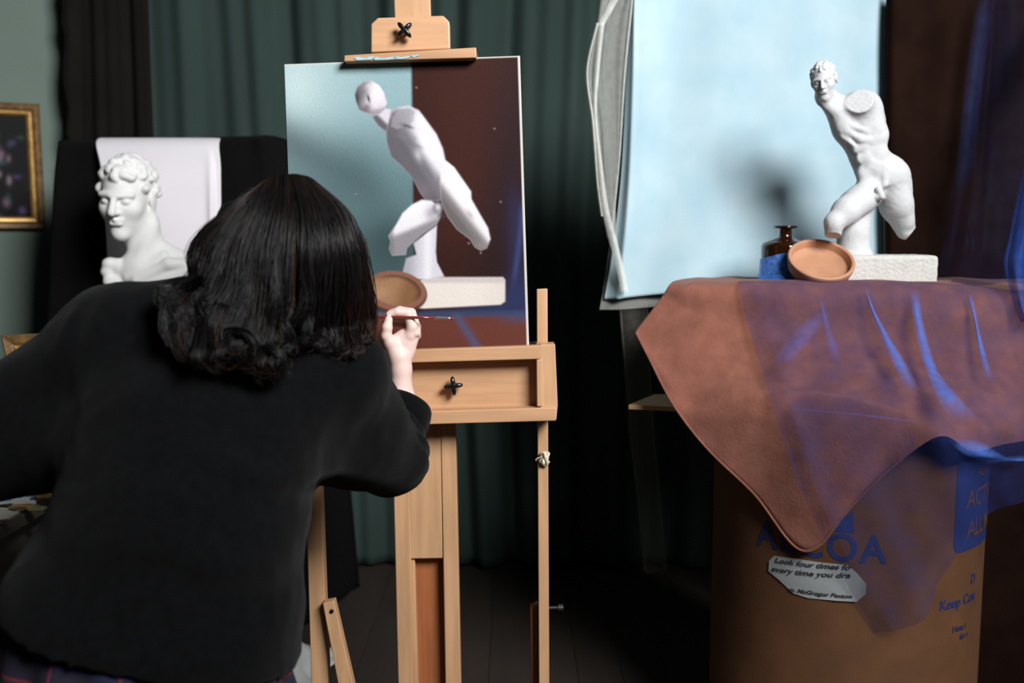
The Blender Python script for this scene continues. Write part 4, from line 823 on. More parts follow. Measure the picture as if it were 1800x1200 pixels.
b0, b1 = S(360, 1132, -95), S(812, 985, 160); c_ = (b0+b1)/2; hf = np.abs(b1-b0)/2
V, Fc = nets(lambda Q: dist(bxo(c_, hf, .010, R=None), Q)+.0010*nz3(Q, 260, 1)+.0008*nz3(Q, 520, 4), c_-hf-.012, c_+hf+.012, .0032)
add('block_base', fastmesh('block_base', V, Fc, m_plaster2), stat, label='rough white plaster block')

# ================================================================ bottle and dish
m_glass = bpy.data.materials.new('amber_glass'); m_glass.use_nodes = True; b_ = m_glass.node_tree.nodes['Principled BSDF']
b_.inputs['Base Color'].default_value = (*L3((128, 62, 22)), 1); b_.inputs['Roughness'].default_value = .06; b_.inputs['Transmission Weight'].default_value = .75; b_.inputs['IOR'].default_value = 1.48; b_.inputs['Coat Weight'].default_value = .4
_nt = m_glass.node_tree; _n = _nt.nodes.new('ShaderNodeTexNoise'); _n.inputs['Scale'].default_value = 8; _r = _nt.nodes.new('ShaderNodeValToRGB'); _r.color_ramp.elements[0].color = (*L3((62, 32, 14)), 1); _r.color_ramp.elements[1].color = (*L3((84, 44, 20)), 1); _nt.links.new(_n.outputs[0], _r.inputs[0]); _nt.links.new(_r.outputs[0], b_.inputs['Base Color'])
yb = 2.62; bc = P(1379, 470, yb); k_ = yb/F/.985; zb = ZT+.004
def zr(py): return P(1379, py, yb)[2]-zb
pro = [(0, 0), (37*k_, 0), (40*k_, .004), (40.5*k_, zr(433)), (38*k_, zr(427)), (24*k_, zr(422)), (13*k_, zr(418)), (11*k_, zr(414)), (10.5*k_, zr(403)), (12*k_, zr(401.5)), (20*k_, zr(400.5)), (20.5*k_, zr(398)), (20*k_, zr(396.5)), (9*k_, zr(396.5)), (8.5*k_, zr(402)), (9*k_, zr(416)), (22*k_, zr(424.5)), (36*k_, zr(430)), (37.5*k_, zr(435)), (37*k_, .006), (0, .006)]
btl = thing('glass_bottle', (bc[0], bc[1], zb), 'squat amber glass bottle with a wide flat lip behind the dish', 'bottle')
add('glass', mesh('glass', *lathe(pro, 64, (bc[0], bc[1], zb)), m_glass, True), btl)
add('liquid', mesh('liquid', *lathe([(0, .007), (36.6*k_, .007), (37.0*k_, zr(437)), (0, zr(437))], 48, (bc[0], bc[1], zb)), M('dark_liquid', (24, 9, 4), .15), True), btl)
m_terra = M('terracotta', (180, 132, 100), .7, .08, 20, .12, 150, rgb2=(168, 118, 88))
ra = 57/F*2.47/.985; R_ = rot(-4, 36, 3)
dc = P(1441, 466, 2.485)
dish = thing('terracotta_dish', P(1441, 497, 2.44), 'round terracotta dish propped up on edge in front of the bottle', 'dish')
pr = [(0, -.006), (ra*.84, -.006), (ra*.88, -.012), (ra*.93, -.012), (ra*.945, -.004), (ra*.99, .008), (ra, .014), (ra, .019), (ra*.99, .021), (ra*.905, .021), (ra*.89, .019), (ra*.875, .003), (ra*.86, .0005), (ra*.5, -.0005), (0, -.001)]
add('dish', mesh('dish', *lathe(pr, 72, dc, R_), m_terra, True), dish)
# ================================================================ the painter
m_skin = M('skin', (216, 186, 176), .5, .05, 22, .05, 300, sss=.12, spec=.35)
m_knit = M('black_knit', (6, 6.6, 7.4), .95, .3, 60, .45, 700, sheen=.035, spec=.08)
def knit_fuzz(): pass
person = thing('person', (-.58, 1.48, 0), 'dark-haired person in a black sweater leaning in to paint at the easel', 'person')
def px_r(px, Y): return px*Y/F
# hand in crop units (600,500 origin, 4.615 per px), at Y = 2.02
YH = 2.02; kH = 4.615*F/YH/.985; oH = P(600, 500, YH)
def Hd(u, v, w_=0): return oH+np.array([u/kH, w_/kH, -v/kH])
h1 = 1/kH
def fin(pts, rs, k=14): return [rc(Hd(*pts[i]), Hd(*pts[i+1]), rs[i]*h1, rs[i+1]*h1, k*h1) for i in range(len(pts)-1)]
elb = P(690, 812, 1.86)
hand = [rc(Hd(478, 1010, 10), Hd(484, 700, 0), 104*h1, 84*h1, 40*h1), rc(Hd(484, 700, 0), Hd(484, 610, 0), 82*h1, 84*h1, 40*h1),
  rc(elb, Hd(478, 1010, 10), .044, 104*h1, .03),
  el(Hd(490, 520, 20), (118*h1, 72*h1, 130*h1), 40*h1), el(Hd(535, 450, 40), (92*h1, 78*h1, 90*h1), 30*h1), rc(Hd(450, 600, -10), Hd(400, 470, -45), 66*h1, 56*h1, 45*h1)]
hand += fin([(400, 480, -45), (372, 420, -60), (380, 350, -64), (392, 285, -52)], (52, 44, 42, 33), 16)      # thumb
hand += fin([(560, 420, 0), (578, 350, -8), (548, 240, -5)], (50, 43, 40), 16)+fin([(548, 236, -5), (462, 226, -18), (392, 246, -20)], (40, 36, 28), 8)   # index
hand += fin([(590, 425, 55), (604, 360, 60), (566, 238, 72)], (48, 42, 39), 14)+fin([(566, 238, 72), (470, 218, 66), (392, 240, 48)], (39, 35, 28), 8)   # middle
hand += fin([(600, 430, 110), (596, 390, 130), (540, 300, 165)], (44, 40, 37), 14)+fin([(540, 300, 165), (430, 290, 150), (345, 318, 110)], (37, 34, 27), 8)
hand += fin([(575, 450, 150), (560, 420, 180), (500, 350, 220)], (38, 34, 32), 14)+fin([(500, 350, 220), (410, 345, 200), (335, 350, 150)], (31, 28, 23), 8)
hand += [el(Hd(626, 405, 25), (22*h1, 34*h1, 32*h1), 16*h1), el(Hd(612, 402, -10), (20*h1, 22*h1, 28*h1), 16*h1)]
handV, handF = blob(hand, .0019, .008)
# head: looks at the canvas, down and to the right
hC = P(508, 436, 1.725); hRm = rot(160-180+180, -16, -12)
headops = head_ops(hC, hRm, .222)
nkb = P(440, 560, 1.69)
bodyops = headops+[rc(hC+np.array([-.01, -.03, -.06]), nkb, .056, .062, .03)]
Yc = 1.50
T = {'pel_l': (170, 1120, 1.45), 'pel_r': (330, 1130, 1.48), 'wst_l': (258, 930, 1.51), 'wst_r': (350, 930, 1.53), 'rib_l': (280, 760, 1.58), 'rib_r': (425, 770, 1.62), 'ub_l': (245, 650, 1.645), 'ub_r': (520, 680, 1.70), 'sh_l': (208, 602, 1.63), 'sh_r': (588, 662, 1.72), 'el_l': (-70, 790, 1.62)}
T = {k: P(*v) for k, v in T.items()}
def torso(s, arms=True):
    o = [rc(T['pel_l'], T['pel_r'], .150*s, .150*s, .05), rc(T['pel_l'], T['wst_l'], .145*s, .128*s, .06), rc(T['pel_r'], T['wst_r'], .148*s, .140*s, .10),
         rc(T['wst_l'], T['rib_l'], .128*s, .125*s, .06), rc(T['wst_r'], T['rib_r'], .140*s, .128*s, .10), rc(T['rib_l'], T['ub_l'], .125*s, .105*s, .06), rc(T['rib_r'], T['ub_r'], .125*s, .105*s, .06),
         rc(T['ub_l'], T['ub_r'], .105*s, .10*s, .06), rc(T['ub_l'], T['sh_l'], .10*s, .080*s, .05), rc(T['ub_r'], T['sh_r'], .098*s, .078*s, .05),
         rc(T['sh_l'], P(335, 572, 1.68), .076*s, .072*s, .05), rc(P(335, 572, 1.68), P(440, 575, 1.71), .072*s, .07*s, .05), rc(P(440, 580, 1.69), T['sh_r'], .072*s, .074*s, .05), rc(P(440, 575, 1.72), P(420, 700, 1.70), .075*s, .115*s, .06)]
    return o
legs = [rc(T['pel_l']+(0.02, 0, -.05), np.array([-.66, 1.47, .45]), .085, .055, .04), rc(np.array([-.66, 1.47, .45]), np.array([-.67, 1.42, .08]), .052, .036, .03), rc(np.array([-.67, 1.41, .045]), np.array([-.66, 1.60, .03]), .036, .03, .03),
        rc(T['pel_r']+(-.02, 0, -.05), np.array([-.47, 1.52, .45]), .085, .055, .04), rc(np.array([-.47, 1.52, .45]), np.array([-.45, 1.48, .08]), .052, .036, .03), rc(np.array([-.45, 1.47, .045]), np.array([-.42, 1.66, .03]), .036, .03, .03)]
hl = P(-120, 800, 1.92)
larm = [rc(T['sh_l'], T['el_l'], .052, .042, .03), rc(T['el_l'], hl, .042, .026, .03)]
bodyops += torso(.76)+legs+larm
bV, bF = blob(bodyops, .011, .03)
# the hidden left hand, relaxed: fingers half closed
lh = [el(hl+np.array([-.005, .045, -.01]), (.040, .050, .020), .02)]
for i in range(4):
    b0_ = hl+np.array([-.030+.019*i, .088-.004*abs(i-1.5), -.008]); b1_ = b0_+np.array([0, .034-.003*i, -.006]); b2_ = b1_+np.array([0, .014, -.026]); b3_ = b2_+np.array([0, -.006, -.022+.003*i])
    lh += [rc(b0_, b1_, .0095, .0088, .008), rc(b1_, b2_, .0088, .0080, .004), rc(b2_, b3_, .0080, .0068, .004)]
lh += [rc(hl+np.array([.026, .02, -.01]), hl+np.array([.052, .052, -.022]), .014, .0105, .012), rc(hl+np.array([.052, .052, -.022]), hl+np.array([.050, .084, -.030]), .0105, .008, .004), rc(hl, hl+np.array([0, .03, -.005]), .028, .03, .02)]
lV, lF = blob(lh, .0035, .012)
BV = np.concatenate([bV, handV, lV]); BF = np.concatenate([bF, handF+len(bV), lF+len(bV)+len(handV)])
add('body', fastmesh('body', BV, BF, m_skin), person)
# thumbnail
nv, nf = lathe([(0, .0012), (.0042, .0010), (.0052, 0)], 14); nv = np.array(nv)*np.array([.9, 1.3, 1]); nv = nv@np.array(rot(0, 74, 0)).T+Hd(392, 276, -84)
# sweater
sl_e = P(684, 806, 1.855); cuff = P(707, 730, 1.925)
sw = torso(1.0)+[rc(T['sh_r'], P(618, 742, 1.79), .078, .090, .05), rc(P(618, 742, 1.79), sl_e, .092, .064, .04), rc(P(560, 780, 1.70), sl_e, .06, .058, .06), rc(sl_e, cuff, .062, .047, .02), rc(T['sh_l'], T['el_l'], .080, .088, .04), rc(P(150, 770, 1.60), P(-40, 800, 1.62), .08, .075, .05), rc(T['el_l'], hl+(hl-T['el_l'])*-.12, .064, .042, .03)]
ax = (cuff-sl_e)/np.linalg.norm(cuff-sl_e)
nh = np.array([-.30, .0, -1.0]); nh /= np.linalg.norm(nh); ph = P(250, 1194, 1.31)
def swf(Q):
    d = field(sw, Q)
    # folds: across the small of the back, under the arm, bunched on the rolled sleeve
    y = Q[:, 1]; X = Q[:, 0]; Zz = Q[:, 2]
    a = (Zz-.93)+.35*(X+.45)+.02*np.sin(X*17); d = d-.007*np.exp(-(a/.026)**2)*np.exp(-((X+.46)/.10)**2)+.007*np.exp(-((a+.045)/.03)**2)*np.exp(-((X+.48)/.10)**2)
    a2 = (Zz-1.03)+.55*(X+.36); d = d-.008*np.exp(-(a2/.018)**2)*np.exp(-((X+.36)/.10)**2)+.006*np.exp(-((a2+.04)/.02)**2)*np.exp(-((X+.36)/.1)**2)
    d = d-.004*np.sin((Zz+.25*X)*46+3*np.sin(X*9))*np.exp(-((Zz-.86)/.10)**2)-.003*nz3(Q, 22, 2)-.0015*nz3(Q, 55, 4)
    a3 = X+.70-.25*(Zz-1.25); d = d-.006*np.exp(-(a3/.012)**2)*np.exp(-((Zz-1.2)/.08)**2)+.006*np.exp(-((a3-.028)/.012)**2)*np.exp(-((Zz-1.2)/.08)**2)
    t = (Q-sl_e)@ax; rad = np.linalg.norm(Q-sl_e-t[:, None]*ax, axis=1); near = (rad < .085) & (t > -.03)
    d = d-np.where(near, .004*np.sin(t*190+20*(X+.2))*np.clip((t+.02)*20, 0, 1), 0)
    d = np.maximum(d, np.where(rad < .1, t-np.linalg.norm(cuff-sl_e)-.022, -1))      # sleeve ends here
    d = np.maximum(d, (Q-ph)@nh)                                                      # hem
    # hollow wrist opening
    hole = np.maximum(rad-.040, -(t-np.linalg.norm(cuff-sl_e)-.0)); return np.maximum(d, -hole)
pts = np.array([T['el_l'], hl]); lo = np.array([-1.32, 1.22, .55]); hi = np.array([-.10, 2.10, 1.50])
V, Fc = nets(swf, lo, hi, .0085); add('sweater', fastmesh('sweater', V, Fc, m_knit), person, label='loose black wool sweater')
# rolled cuff
t_ = np.linspace(0, 2*np.pi, 60); A_ = np.cross(ax, [0, 1, 0]); A_ /= np.linalg.norm(A_); B_ = np.cross(ax, A_); cr = []
for off, r0 in ((.000, .0515), (.0, .05)):
    pass
Vc, Fcc = [], []; nS = 60; prof = [(-.030, .046), (-.028, .053), (-.018, .0575), (-.006, .0575), (.006, .0575), (.018, .056), (.026, .052), (.028, .047), (.024, .043), (.010, .041), (-.01, .040)]
for i in range(nS):
    a = 2*np.pi*i/nS
    for t__, r__ in prof:
        r2 = r__*(1+.02*math.sin(3*a+1)); Vc.append(cuff+ax*(t__+.004*math.sin(2*a))+r2*(math.cos(a)*A_+math.sin(a)*B_*.92))
for i in range(nS):
    for j in range(len(prof)-1):
        a = i*len(prof)+j; b = ((i+1) % nS)*len(prof)+j; Fcc.append((a, b, b+1, a+1))
add('rolled_cuff', fastmesh('rolled_cuff', Vc, np.array(Fcc), m_knit), person)
# plaid skirt
m_plaid = bpy.data.materials.new('plaid_wool'); m_plaid.use_nodes = True; nt = m_plaid.node_tree; N = nt.nodes; bs = N['Principled BSDF']; bs.inputs['Roughness'].default_value = .9
tcn = N.new('ShaderNodeUVMap'); sp = N.new('ShaderNodeSeparateXYZ'); nt.links.new(tcn.outputs[0], sp.inputs[0])
def stripe(out, freq, w0, phase=0.):
    a = N.new('ShaderNodeMath'); a.operation = 'MULTIPLY_ADD'; a.inputs[1].default_value = freq; a.inputs[2].default_value = phase; nt.links.new(out, a.inputs[0])
    f = N.new('ShaderNodeMath'); f.operation = 'FRACT'; nt.links.new(a.outputs[0], f.inputs[0]); l = N.new('ShaderNodeMath'); l.operation = 'LESS_THAN'; l.inputs[1].default_value = w0; nt.links.new(f.outputs[0], l.inputs[0]); return l.outputs[0]
def mixc(f, a, b):
    m_ = N.new('ShaderNodeMix'); m_.data_type = 'RGBA'; nt.links.new(f, m_.inputs[0]); 
    for s_, v_ in ((6, a), (7, b)):
        if isinstance(v_, tuple): m_.inputs[s_].default_value = (*L3(v_), 1)
        else: nt.links.new(v_, m_.inputs[s_])
    return m_.outputs[2]
c_ = mixc(stripe(sp.outputs[0], 9, .5), (8, 8, 17), (11, 18, 55)); c_ = mixc(stripe(sp.outputs[1], 9, .5, .2), c_, (10, 16, 50)); c_ = mixc(stripe(sp.outputs[1], 9, .45, .7), c_, (17, 13, 32))
c_ = mixc(stripe(sp.outputs[0], 9, .04, .3), c_, (92, 24, 36)); c_ = mixc(stripe(sp.outputs[1], 9, .04, .45), c_, (92, 24, 36)); nt.links.new(c_, bs.inputs['Base Color'])
ns, mr = 240, 40; pc0 = (T['pel_l']+T['pel_r'])/2; G = np.zeros((ns, mr, 3))
th = np.linspace(0, 2*np.pi, ns); zz = np.linspace(0, 1, mr)
for j, v in enumerate(zz):
    vf = v**.7; rx = .196+.085*vf; ry = .138+.11*vf; pl_ = .003+.018*v; c_x = pc0+np.array([.0, -.005, .045-.43*v])
    pw = pl_*np.sin(th*16+.6*np.sin(th*3)); G[:, j] = np.stack([c_x[0]+(rx+pw)*np.cos(th), c_x[1]+(ry+pw)*np.sin(th), np.full(ns, c_x[2])-.20*rx*np.cos(th)*(1-v)], -1)
me = gridm(G, m_plaid, 'skirt'); uvl = me.uv_layers.new(name='UVMap'); li = np.zeros(len(me.loops), np.int32); me.loops.foreach_get('vertex_index', li)
uvs = np.stack([(li//mr)/ns*1.55, (li % mr)/mr*.45], 1)
uvl.data.foreach_set('uv', uvs.astype(np.float32).ravel()); o = add('skirt', me, person, label='blue plaid skirt with thin red lines'); solid(o, .004)

# ---- hair
m_hair = bpy.data.materials.new('black_hair'); m_hair.use_nodes = True; nt = m_hair.node_tree; N = nt.nodes; bs = N['Principled BSDF']
hi_ = N.new('ShaderNodeAttribute'); hi_.attribute_name = 'tint'; cr_ = N.new('ShaderNodeValToRGB'); nt.links.new(hi_.outputs['Fac'], cr_.inputs[0])
cr_.color_ramp.elements[0].color = (*L3((8, 8, 9)), 1); cr_.color_ramp.elements[1].color = (*L3((96, 60, 40)), 1); nt.links.new(cr_.outputs[0], bs.inputs['Base Color'])
bs.inputs['Roughness'].default_value = .36; bs.inputs['Specular IOR Level'].default_value = .27
GU = [  # guide locks: pixel paths from the crown, left to right, with depth
 [(468, 318, 1.74), (430, 345, 1.715), (392, 378, 1.70), (356, 412, 1.69), (341, 448, 1.68), (346, 485, 1.66), (322, 500, 1.62), (302, 525, 1.59), (308, 575, 1.57), (330, 615, 1.555), (352, 638, 1.55)],
 [(470, 316, 1.735), (432, 350, 1.70), (402, 390, 1.68), (378, 430, 1.665), (366, 470, 1.65), (352, 505, 1.62), (334, 535, 1.59), (328, 575, 1.565), (336, 610, 1.55), (350, 630, 1.545), (372, 625, 1.545)],
 [(474, 314, 1.73), (444, 355, 1.69), (420, 405, 1.665), (404, 450, 1.65), (396, 495, 1.635), (382, 535, 1.61), (366, 570, 1.585), (358, 600, 1.565), (368, 628, 1.555), (390, 642, 1.55), (412, 630, 1.55)],
 [(480, 311, 1.725), (458, 360, 1.68), (440, 415, 1.655), (428, 465, 1.64), (424, 510, 1.63), (414, 550, 1.61), (402, 585, 1.59), (400, 612, 1.575), (412, 635, 1.56), (436, 640, 1.555), (448, 622, 1.56)],
 [(487, 309, 1.72), (474, 365, 1.675), (460, 420, 1.65), (452, 470, 1.635), (452, 520, 1.625), (446, 565, 1.61), (440, 600, 1.595), (446, 630, 1.58), (460, 655, 1.57), (478, 668, 1.565), (490, 655, 1.565)],
 [(494, 307, 1.72), (490, 365, 1.672), (482, 420, 1.648), (478, 475, 1.635), (476, 525, 1.628), (468, 568, 1.618), (462, 604, 1.605), (470, 630, 1.595), (484, 648, 1.585), (478, 662, 1.58), (464, 656, 1.58)],
 [(502, 306, 1.72), (508, 365, 1.672), (504, 420, 1.648), (498, 475, 1.638), (500, 525, 1.635), (494, 562, 1.63), (486, 592, 1.622), (494, 612, 1.615), (506, 618, 1.61), (500, 632, 1.605), (488, 626, 1.605)],
 [(510, 306, 1.725), (526, 365, 1.676), (528, 420, 1.652), (524, 475, 1.645), (522, 520, 1.645), (514, 555, 1.645), (508, 580, 1.642), (514, 598, 1.64), (522, 594, 1.64), (518, 606, 1.637), (508, 604, 1.636)],
 [(520, 306, 1.73), (545, 365, 1.685), (552, 420, 1.662), (550, 470, 1.658), (546, 515, 1.662), (540, 548, 1.668), (534, 572, 1.67), (536, 584, 1.672), (532, 594, 1.674), (526, 596, 1.676), (522, 590, 1.678)],
 [(530, 308, 1.735), (562, 365, 1.70), (576, 420, 1.68), (578, 470, 1.678), (576, 515, 1.684), (570, 548, 1.692), (568, 575, 1.70), (574, 595, 1.705), (580, 610, 1.71), (576, 622, 1.715), (566, 618, 1.718)],
 [(540, 310, 1.745), (580, 362, 1.72), (598, 415, 1.70), (604, 468, 1.70), (604, 515, 1.708), (600, 550, 1.718), (596, 580, 1.728), (602, 604, 1.735), (612, 622, 1.74), (604, 634, 1.745), (590, 626, 1.748)],
 [(548, 314, 1.755), (594, 362, 1.745), (614, 412, 1.73), (624, 462, 1.73), (628, 510, 1.74), (628, 550, 1.752), (622, 585, 1.765), (616, 608, 1.775), (622, 630, 1.78), (634, 640, 1.785), (638, 628, 1.79)],
 [(554, 320, 1.775), (604, 365, 1.775), (624, 412, 1.77), (634, 462, 1.775), (640, 510, 1.785), (641, 550, 1.80), (639, 582, 1.815), (641, 604, 1.825), (650, 614, 1.835), (657, 612, 1.84), (664, 614, 1.845)],
 [(556, 326, 1.80), (606, 370, 1.82), (626, 415, 1.83), (637, 465, 1.84), (643, 512, 1.855), (645, 548, 1.87), (643, 580, 1.88), (641, 600, 1.885), (640, 610, 1.89), (636, 618, 1.895), (630, 616, 1.9)]]
HS = .08; GP = np.array([[P(c[0], c[1], c[2]-HS) for c in g] for g in GU])          # (guides, 11, 3)
GP = np.stack([catmull(g, 40) for g in GP])
def guide_at(u): 
    i = np.clip(u.astype(int), 0, len(GP)-2); f = (u-i)[:, None, None]; return GP[i]*(1-f)+GP[i+1]*f
def push(Lp, gap=.006):
    """keep hair outside the sweater: slide points towards the viewer side of the back"""
    sh = Lp.shape; Q = Lp.reshape(-1, 3).copy(); nd = np.array([.12, -.93, .35])
    for _ in range(5):
        d = swf(Q); k = d < gap; Q[k] += nd*np.clip(gap-d[k], 0, .05)[:, None]
    return Q.reshape(sh)
GP = push(GP, .012)
nst = 8200; rg = np.random.default_rng(21); NP = 26
nlock = 115; lu = np.sort(rg.uniform(0, len(GP)-1.001, nlock)); ll = rg.integers(0, nlock, nst)
u = np.clip(lu[ll]+rg.normal(0, .15, nst), 0, len(GP)-1.001); lines = guide_at(u); tt = np.linspace(0, 1, 40)[None, :, None]
# locks pull together towards their tips; each lock waves with its own phase and lies at its own depth
lockline = guide_at(lu)[ll]; pull = .86*np.clip((tt-.22)*1.7, 0, 1); lines = lines*(1-pull)+lockline*pull
ph_ = rg.uniform(0, 6.28, nlock)[ll][:, None, None]; am = rg.uniform(.4, 1.4, nlock)[ll][:, None, None]; fr_ = rg.uniform(1.6, 2.8, nlock)[ll][:, None, None]
curlw = np.clip((tt-.25)*1.5, 0, 1)*(1-.78*np.clip((u-7)/4, 0, 1))[:, None, None]
lines[..., 0:1] += curlw*.017*am*np.sin(fr_*6.28*tt+ph_); lines[..., 1:2] += curlw*.012*am*np.cos(fr_*6.28*tt+ph_)
lines[..., 0:1] += rg.normal(0, .007, nlock)[ll][:, None, None]*np.clip((tt-.15)*2, 0, 1); lines[..., 1:2] += rg.normal(0, .006, nlock)[ll][:, None, None]*np.clip((tt-.1)*3, 0, 1)
lines[..., 0:1] += .0045*np.sin(6.28*tt*rg.uniform(.8, 2.2, (nst, 1, 1))+rg.uniform(0, 6.28, (nst, 1, 1)))*np.clip(tt*2.5, 0, 1)
lines += rg.normal(0, 1, (nst, 1, 3))*np.array([.002, .004, .002])*np.clip(tt*4, .15, 1)+rg.normal(0, 1, (nst, 1, 3))*.005*np.clip((tt-.55)*2, 0, 1)
lines[..., 1:2] += rg.exponential(.008, (nst, 1, 1))*np.clip(tt*5, .3, 1)
keep = rg.uniform(.62, 1.0, nlock)[ll]*rg.uniform(.9, 1.0, nst)
lines = np.stack([catmull(l, 120)[:int(120*k)][np.linspace(0, int(120*k)-1, NP).astype(int)] for l, k in zip(lines, keep)])
lines = push(lines, .004)
# ringlets and loops at the ends, lying on the back
def ringlet(path, r0, turns, n_, spread_=.003, ph0=0.):
    c = catmull(np.array([P(*p) for p in path]), NP); t = np.linspace(0, 1, NP); out_ = []
    for _ in range(n_):
        p0 = ph0+rg.normal(0, .25); rr = r0*(1-.35*t)*rg.uniform(.75, 1.1); j = rg.normal(0, spread_, 3)
        out_.append(c+np.stack([rr*np.cos(turns*6.28*t+p0), rr*np.sin(turns*6.28*t+p0)*.8, .25*rr*np.sin(turns*6.28*t+p0)], -1)+j)
    return out_
RL = []
RL += ringlet([(338, 492, 1.52), (318, 520, 1.51), (312, 560, 1.50), (326, 600, 1.49), (345, 636, 1.49)], .014, 1.7, 170, .0045)
RL += ringlet([(365, 500, 1.54), (350, 540, 1.52), (346, 585, 1.50), (352, 625, 1.49)], .013, 1.4, 150, .0045, ph0=2)
RL += ringlet([(400, 520, 1.55), (392, 570, 1.52), (380, 610, 1.50), (374, 645, 1.49)], .013, 1.3, 150, .0045, ph0=4)
RL += ringlet([(440, 560, 1.56), (440, 600, 1.53), (432, 635, 1.51)], .012, 1.1, 110, .004, ph0=1)
RL += ringlet([(480, 560, 1.57), (490, 600, 1.55), (486, 635, 1.53)], .010, 1.2, 110, .004, ph0=3)
RL += ringlet([(520, 560, 1.60), (524, 590, 1.585), (512, 610, 1.575)], .007, .8, 50, .004, ph0=5)
RL += ringlet([(590, 570, 1.68), (594, 604, 1.68), (606, 626, 1.68), (618, 634, 1.69)], .007, .9, 50, .004, ph0=2)
RL += ringlet([(612, 570, 1.70), (610, 600, 1.70), (600, 622, 1.69)], .006, .8, 40, .004, ph0=4)
for cx, cy, rx, ry, a0, a1, n_, Yl in ((410, 612, 42, 34, 3.6, 8.4, 60, 1.50), (470, 642, 27, 32, 2.2, 7.2, 60, 1.50), (352, 618, 22, 24, 3.0, 7.6, 50, 1.49), (602, 618, 24, 18, 3.4, 7.4, 50, 1.66), (385, 560, 30, 24, 2.6, 6.6, 40, 1.52)):
    for _ in range(n_):
        t = np.linspace(a0+rg.normal(0, .2), a1+rg.normal(0, .25), NP); k = rg.uniform(.82, 1.08); RL.append(np.array([P(cx+rx*k*math.cos(a), cy+ry*k*math.sin(a), Yl) for a in t])+rg.normal(0, .0022, 3))
RL = push(np.array(RL), .004)
# fine straight strands falling past the right cheek
nr = 420; ru = rg.uniform(0, 1, nr); RS = []
for k in range(nr):
    x0 = 600+44*ru[k]; y0 = 430+rg.uniform(-20, 40); yy = rg.uniform(590, 640); Yb = 1.66+.10*ru[k]
    RS.append(catmull(np.array([P(x0, y0, Yb-.01), P(x0+6*ru[k]+rg.normal(0, 2), (y0+yy)/2, Yb+.02), P(x0+rg.normal(2, 6), yy-20, Yb+.04), P(x0+rg.normal(4, 10), yy, Yb+.045)]), NP))
RS = push(np.array(RS), .004)
# flyaways
nf_ = 130; uf = rg.uniform(0, len(GP)-1.001, nf_); fl_ = np.stack([catmull(l, NP) for l in guide_at(uf)]); tf = np.linspace(0, 1, NP)[None, :, None]
fl_ = fl_+rg.normal(0, 1, (nf_, 1, 3))*np.array([.012, .006, .008])*tf-np.array([0, .008, 0])*tf; fl_[..., 0:1] += .004*np.sin(tf*9+rg.uniform(0, 6, (nf_, 1, 1))); fl_ = push(fl_, .004)
ALL = np.concatenate([lines, RL, RS, fl_]); rad_ = np.concatenate([rg.uniform(.0005, .0010, nst), rg.uniform(.0004, .0008, len(RL)), rg.uniform(.0003, .0006, nr), np.full(nf_, .0004)])
V1, F1 = tubes(ALL, rad_, 3); nA = len(ALL)
tn = np.clip(rg.normal(.0, .02, nA)+np.where(rg.uniform(0, 1, nA) < .004, .3, 0), 0, 1); tn[-nf_:] = rg.uniform(0, .5, nf_); tn[-nf_-nr:-nf_] = rg.uniform(.1, .55, nr)
tint = np.repeat(tn[:, None], NP, 1); tint[:nst] += (.28*np.clip((u-9)/4, 0, 1)*rg.uniform(0, 1, nst))[:, None]*np.linspace(-.6, 1, NP).clip(0)[None]
tint = np.repeat(np.clip(tint, 0, 1).ravel(), 3)
me = fastmesh('hair', V1, F1, m_hair); at = me.attributes.new('tint', 'FLOAT', 'POINT'); at.data.foreach_set('value', tint.astype(np.float32).ravel())
add('hair', me, person, label='long wavy black hair', kind='stuff')
cap = [el(P(507, 425, 1.710), (.096, .104, .103), .03), el(P(470, 440, 1.685), (.075, .08, .085), .04), rc(P(560, 420, 1.705), P(596, 540, 1.725), .062, .030, .04), rc(P(600, 420, 1.765), P(625, 550, 1.795), .03, .012, .03), rc(P(520, 470, 1.685), P(520, 540, 1.645), .095, .05, .05), rc(P(440, 440, 1.675), P(400, 540, 1.595), .07, .04, .05), rc(P(400, 540, 1.595), P(372, 610, 1.535), .04, .020, .03), rc(P(470, 500, 1.645), P(455, 615, 1.550), .07, .022, .05), rc(P(380, 470, 1.625), P(345, 560, 1.545), .03, .02, .03)]
V, Fc = blob(cap, .006, .02, lambda Q: .003*np.sin(Q[:, 0]*160+6*np.sin(Q[:, 2]*14))); add('hair_mass', fastmesh('hair_mass', V, Fc, m_hair), person)

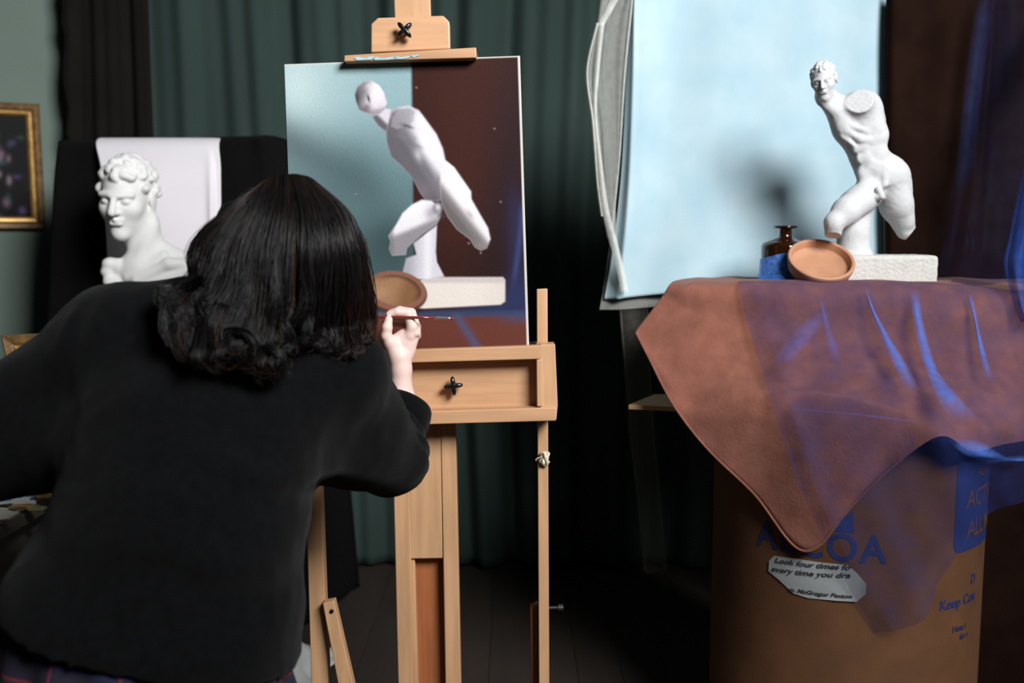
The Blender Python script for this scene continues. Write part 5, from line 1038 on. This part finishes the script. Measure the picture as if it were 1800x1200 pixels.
# ================================================================ paint brush in the hand
pb = thing('paintbrush', Hd(400, 268, -30), 'slim red-handled paintbrush held level in the painting hand', 'paintbrush')
ba, bb = Hd(-75, 258, -30), Hd(770, 270, -56); bt_ = Hd(905, 273, -60); tip = Hd(930, 274, -61)
def taper(name, a, b, rads, mat):
    n = len(rads); ln = a+(b-a)*np.linspace(0, 1, n)[:, None]; T_ = (b-a)/np.linalg.norm(b-a); A = np.cross(T_, [0, 0, 1]); A /= np.linalg.norm(A); Bq = np.cross(T_, A); V, Fc = [], []; k = 14
    for i in range(n):
        for j in range(k): an = 2*math.pi*j/k; V.append(ln[i]+rads[i]*(math.cos(an)*A+math.sin(an)*Bq))
    for i in range(n-1):
        for j in range(k): Fc.append((i*k+j, i*k+(j+1) % k, (i+1)*k+(j+1) % k, (i+1)*k+j))
    Fc += [tuple(range(k)), tuple(range(n*k-1, (n-1)*k-1, -1))]; add(name, fixnormals(mesh(name, V, Fc, mat, True)), pb)
taper('handle', ba, bb, [.0009, .0016, .0020, .0023, .0027, .0030, .0029, .0025], M('red_lacquer', (112, 40, 32), .25, .08, coat=.5))
taper('ferrule', bb, bt_, [.0026, .0024, .0026, .0024, .0026, .0025, .0024], M('nickel', (214, 212, 208), .25, metal=.9))
taper('bristles', bt_, tip, [.0023, .0024, .0018, .0008], M('bristle', (120, 52, 40), .8))

# ================================================================ white rag on the floor behind the painter
m_rag = M('white_rag', (210, 212, 208), .9, .06, 12, .2)
c_ = PZ(533, 1185, .0); n = 40; U, Vv = np.meshgrid(np.linspace(-1, 1, n), np.linspace(-1, 1, n), indexing='ij')
rg_ = np.hypot(U, Vv); hz = .004+.14*np.exp(-((U*1.3)**2+(Vv*1.5)**2)*2.2)*(1+.25*np.sin(U*9+2*Vv)*np.cos(Vv*8))+.012*np.abs(np.sin(U*7+Vv*5))
G = np.stack([c_[0]-.09+U*.17*(1+.12*np.sin(Vv*5)), c_[1]+.02+Vv*.16*(1+.1*np.sin(U*6)), hz], -1)
o = add('crumpled_rag', gridm(G, m_rag, 'crumpled_rag'), label='crumpled white rag lying on the floor by the easel leg', cat='rag'); solid(o, .003)
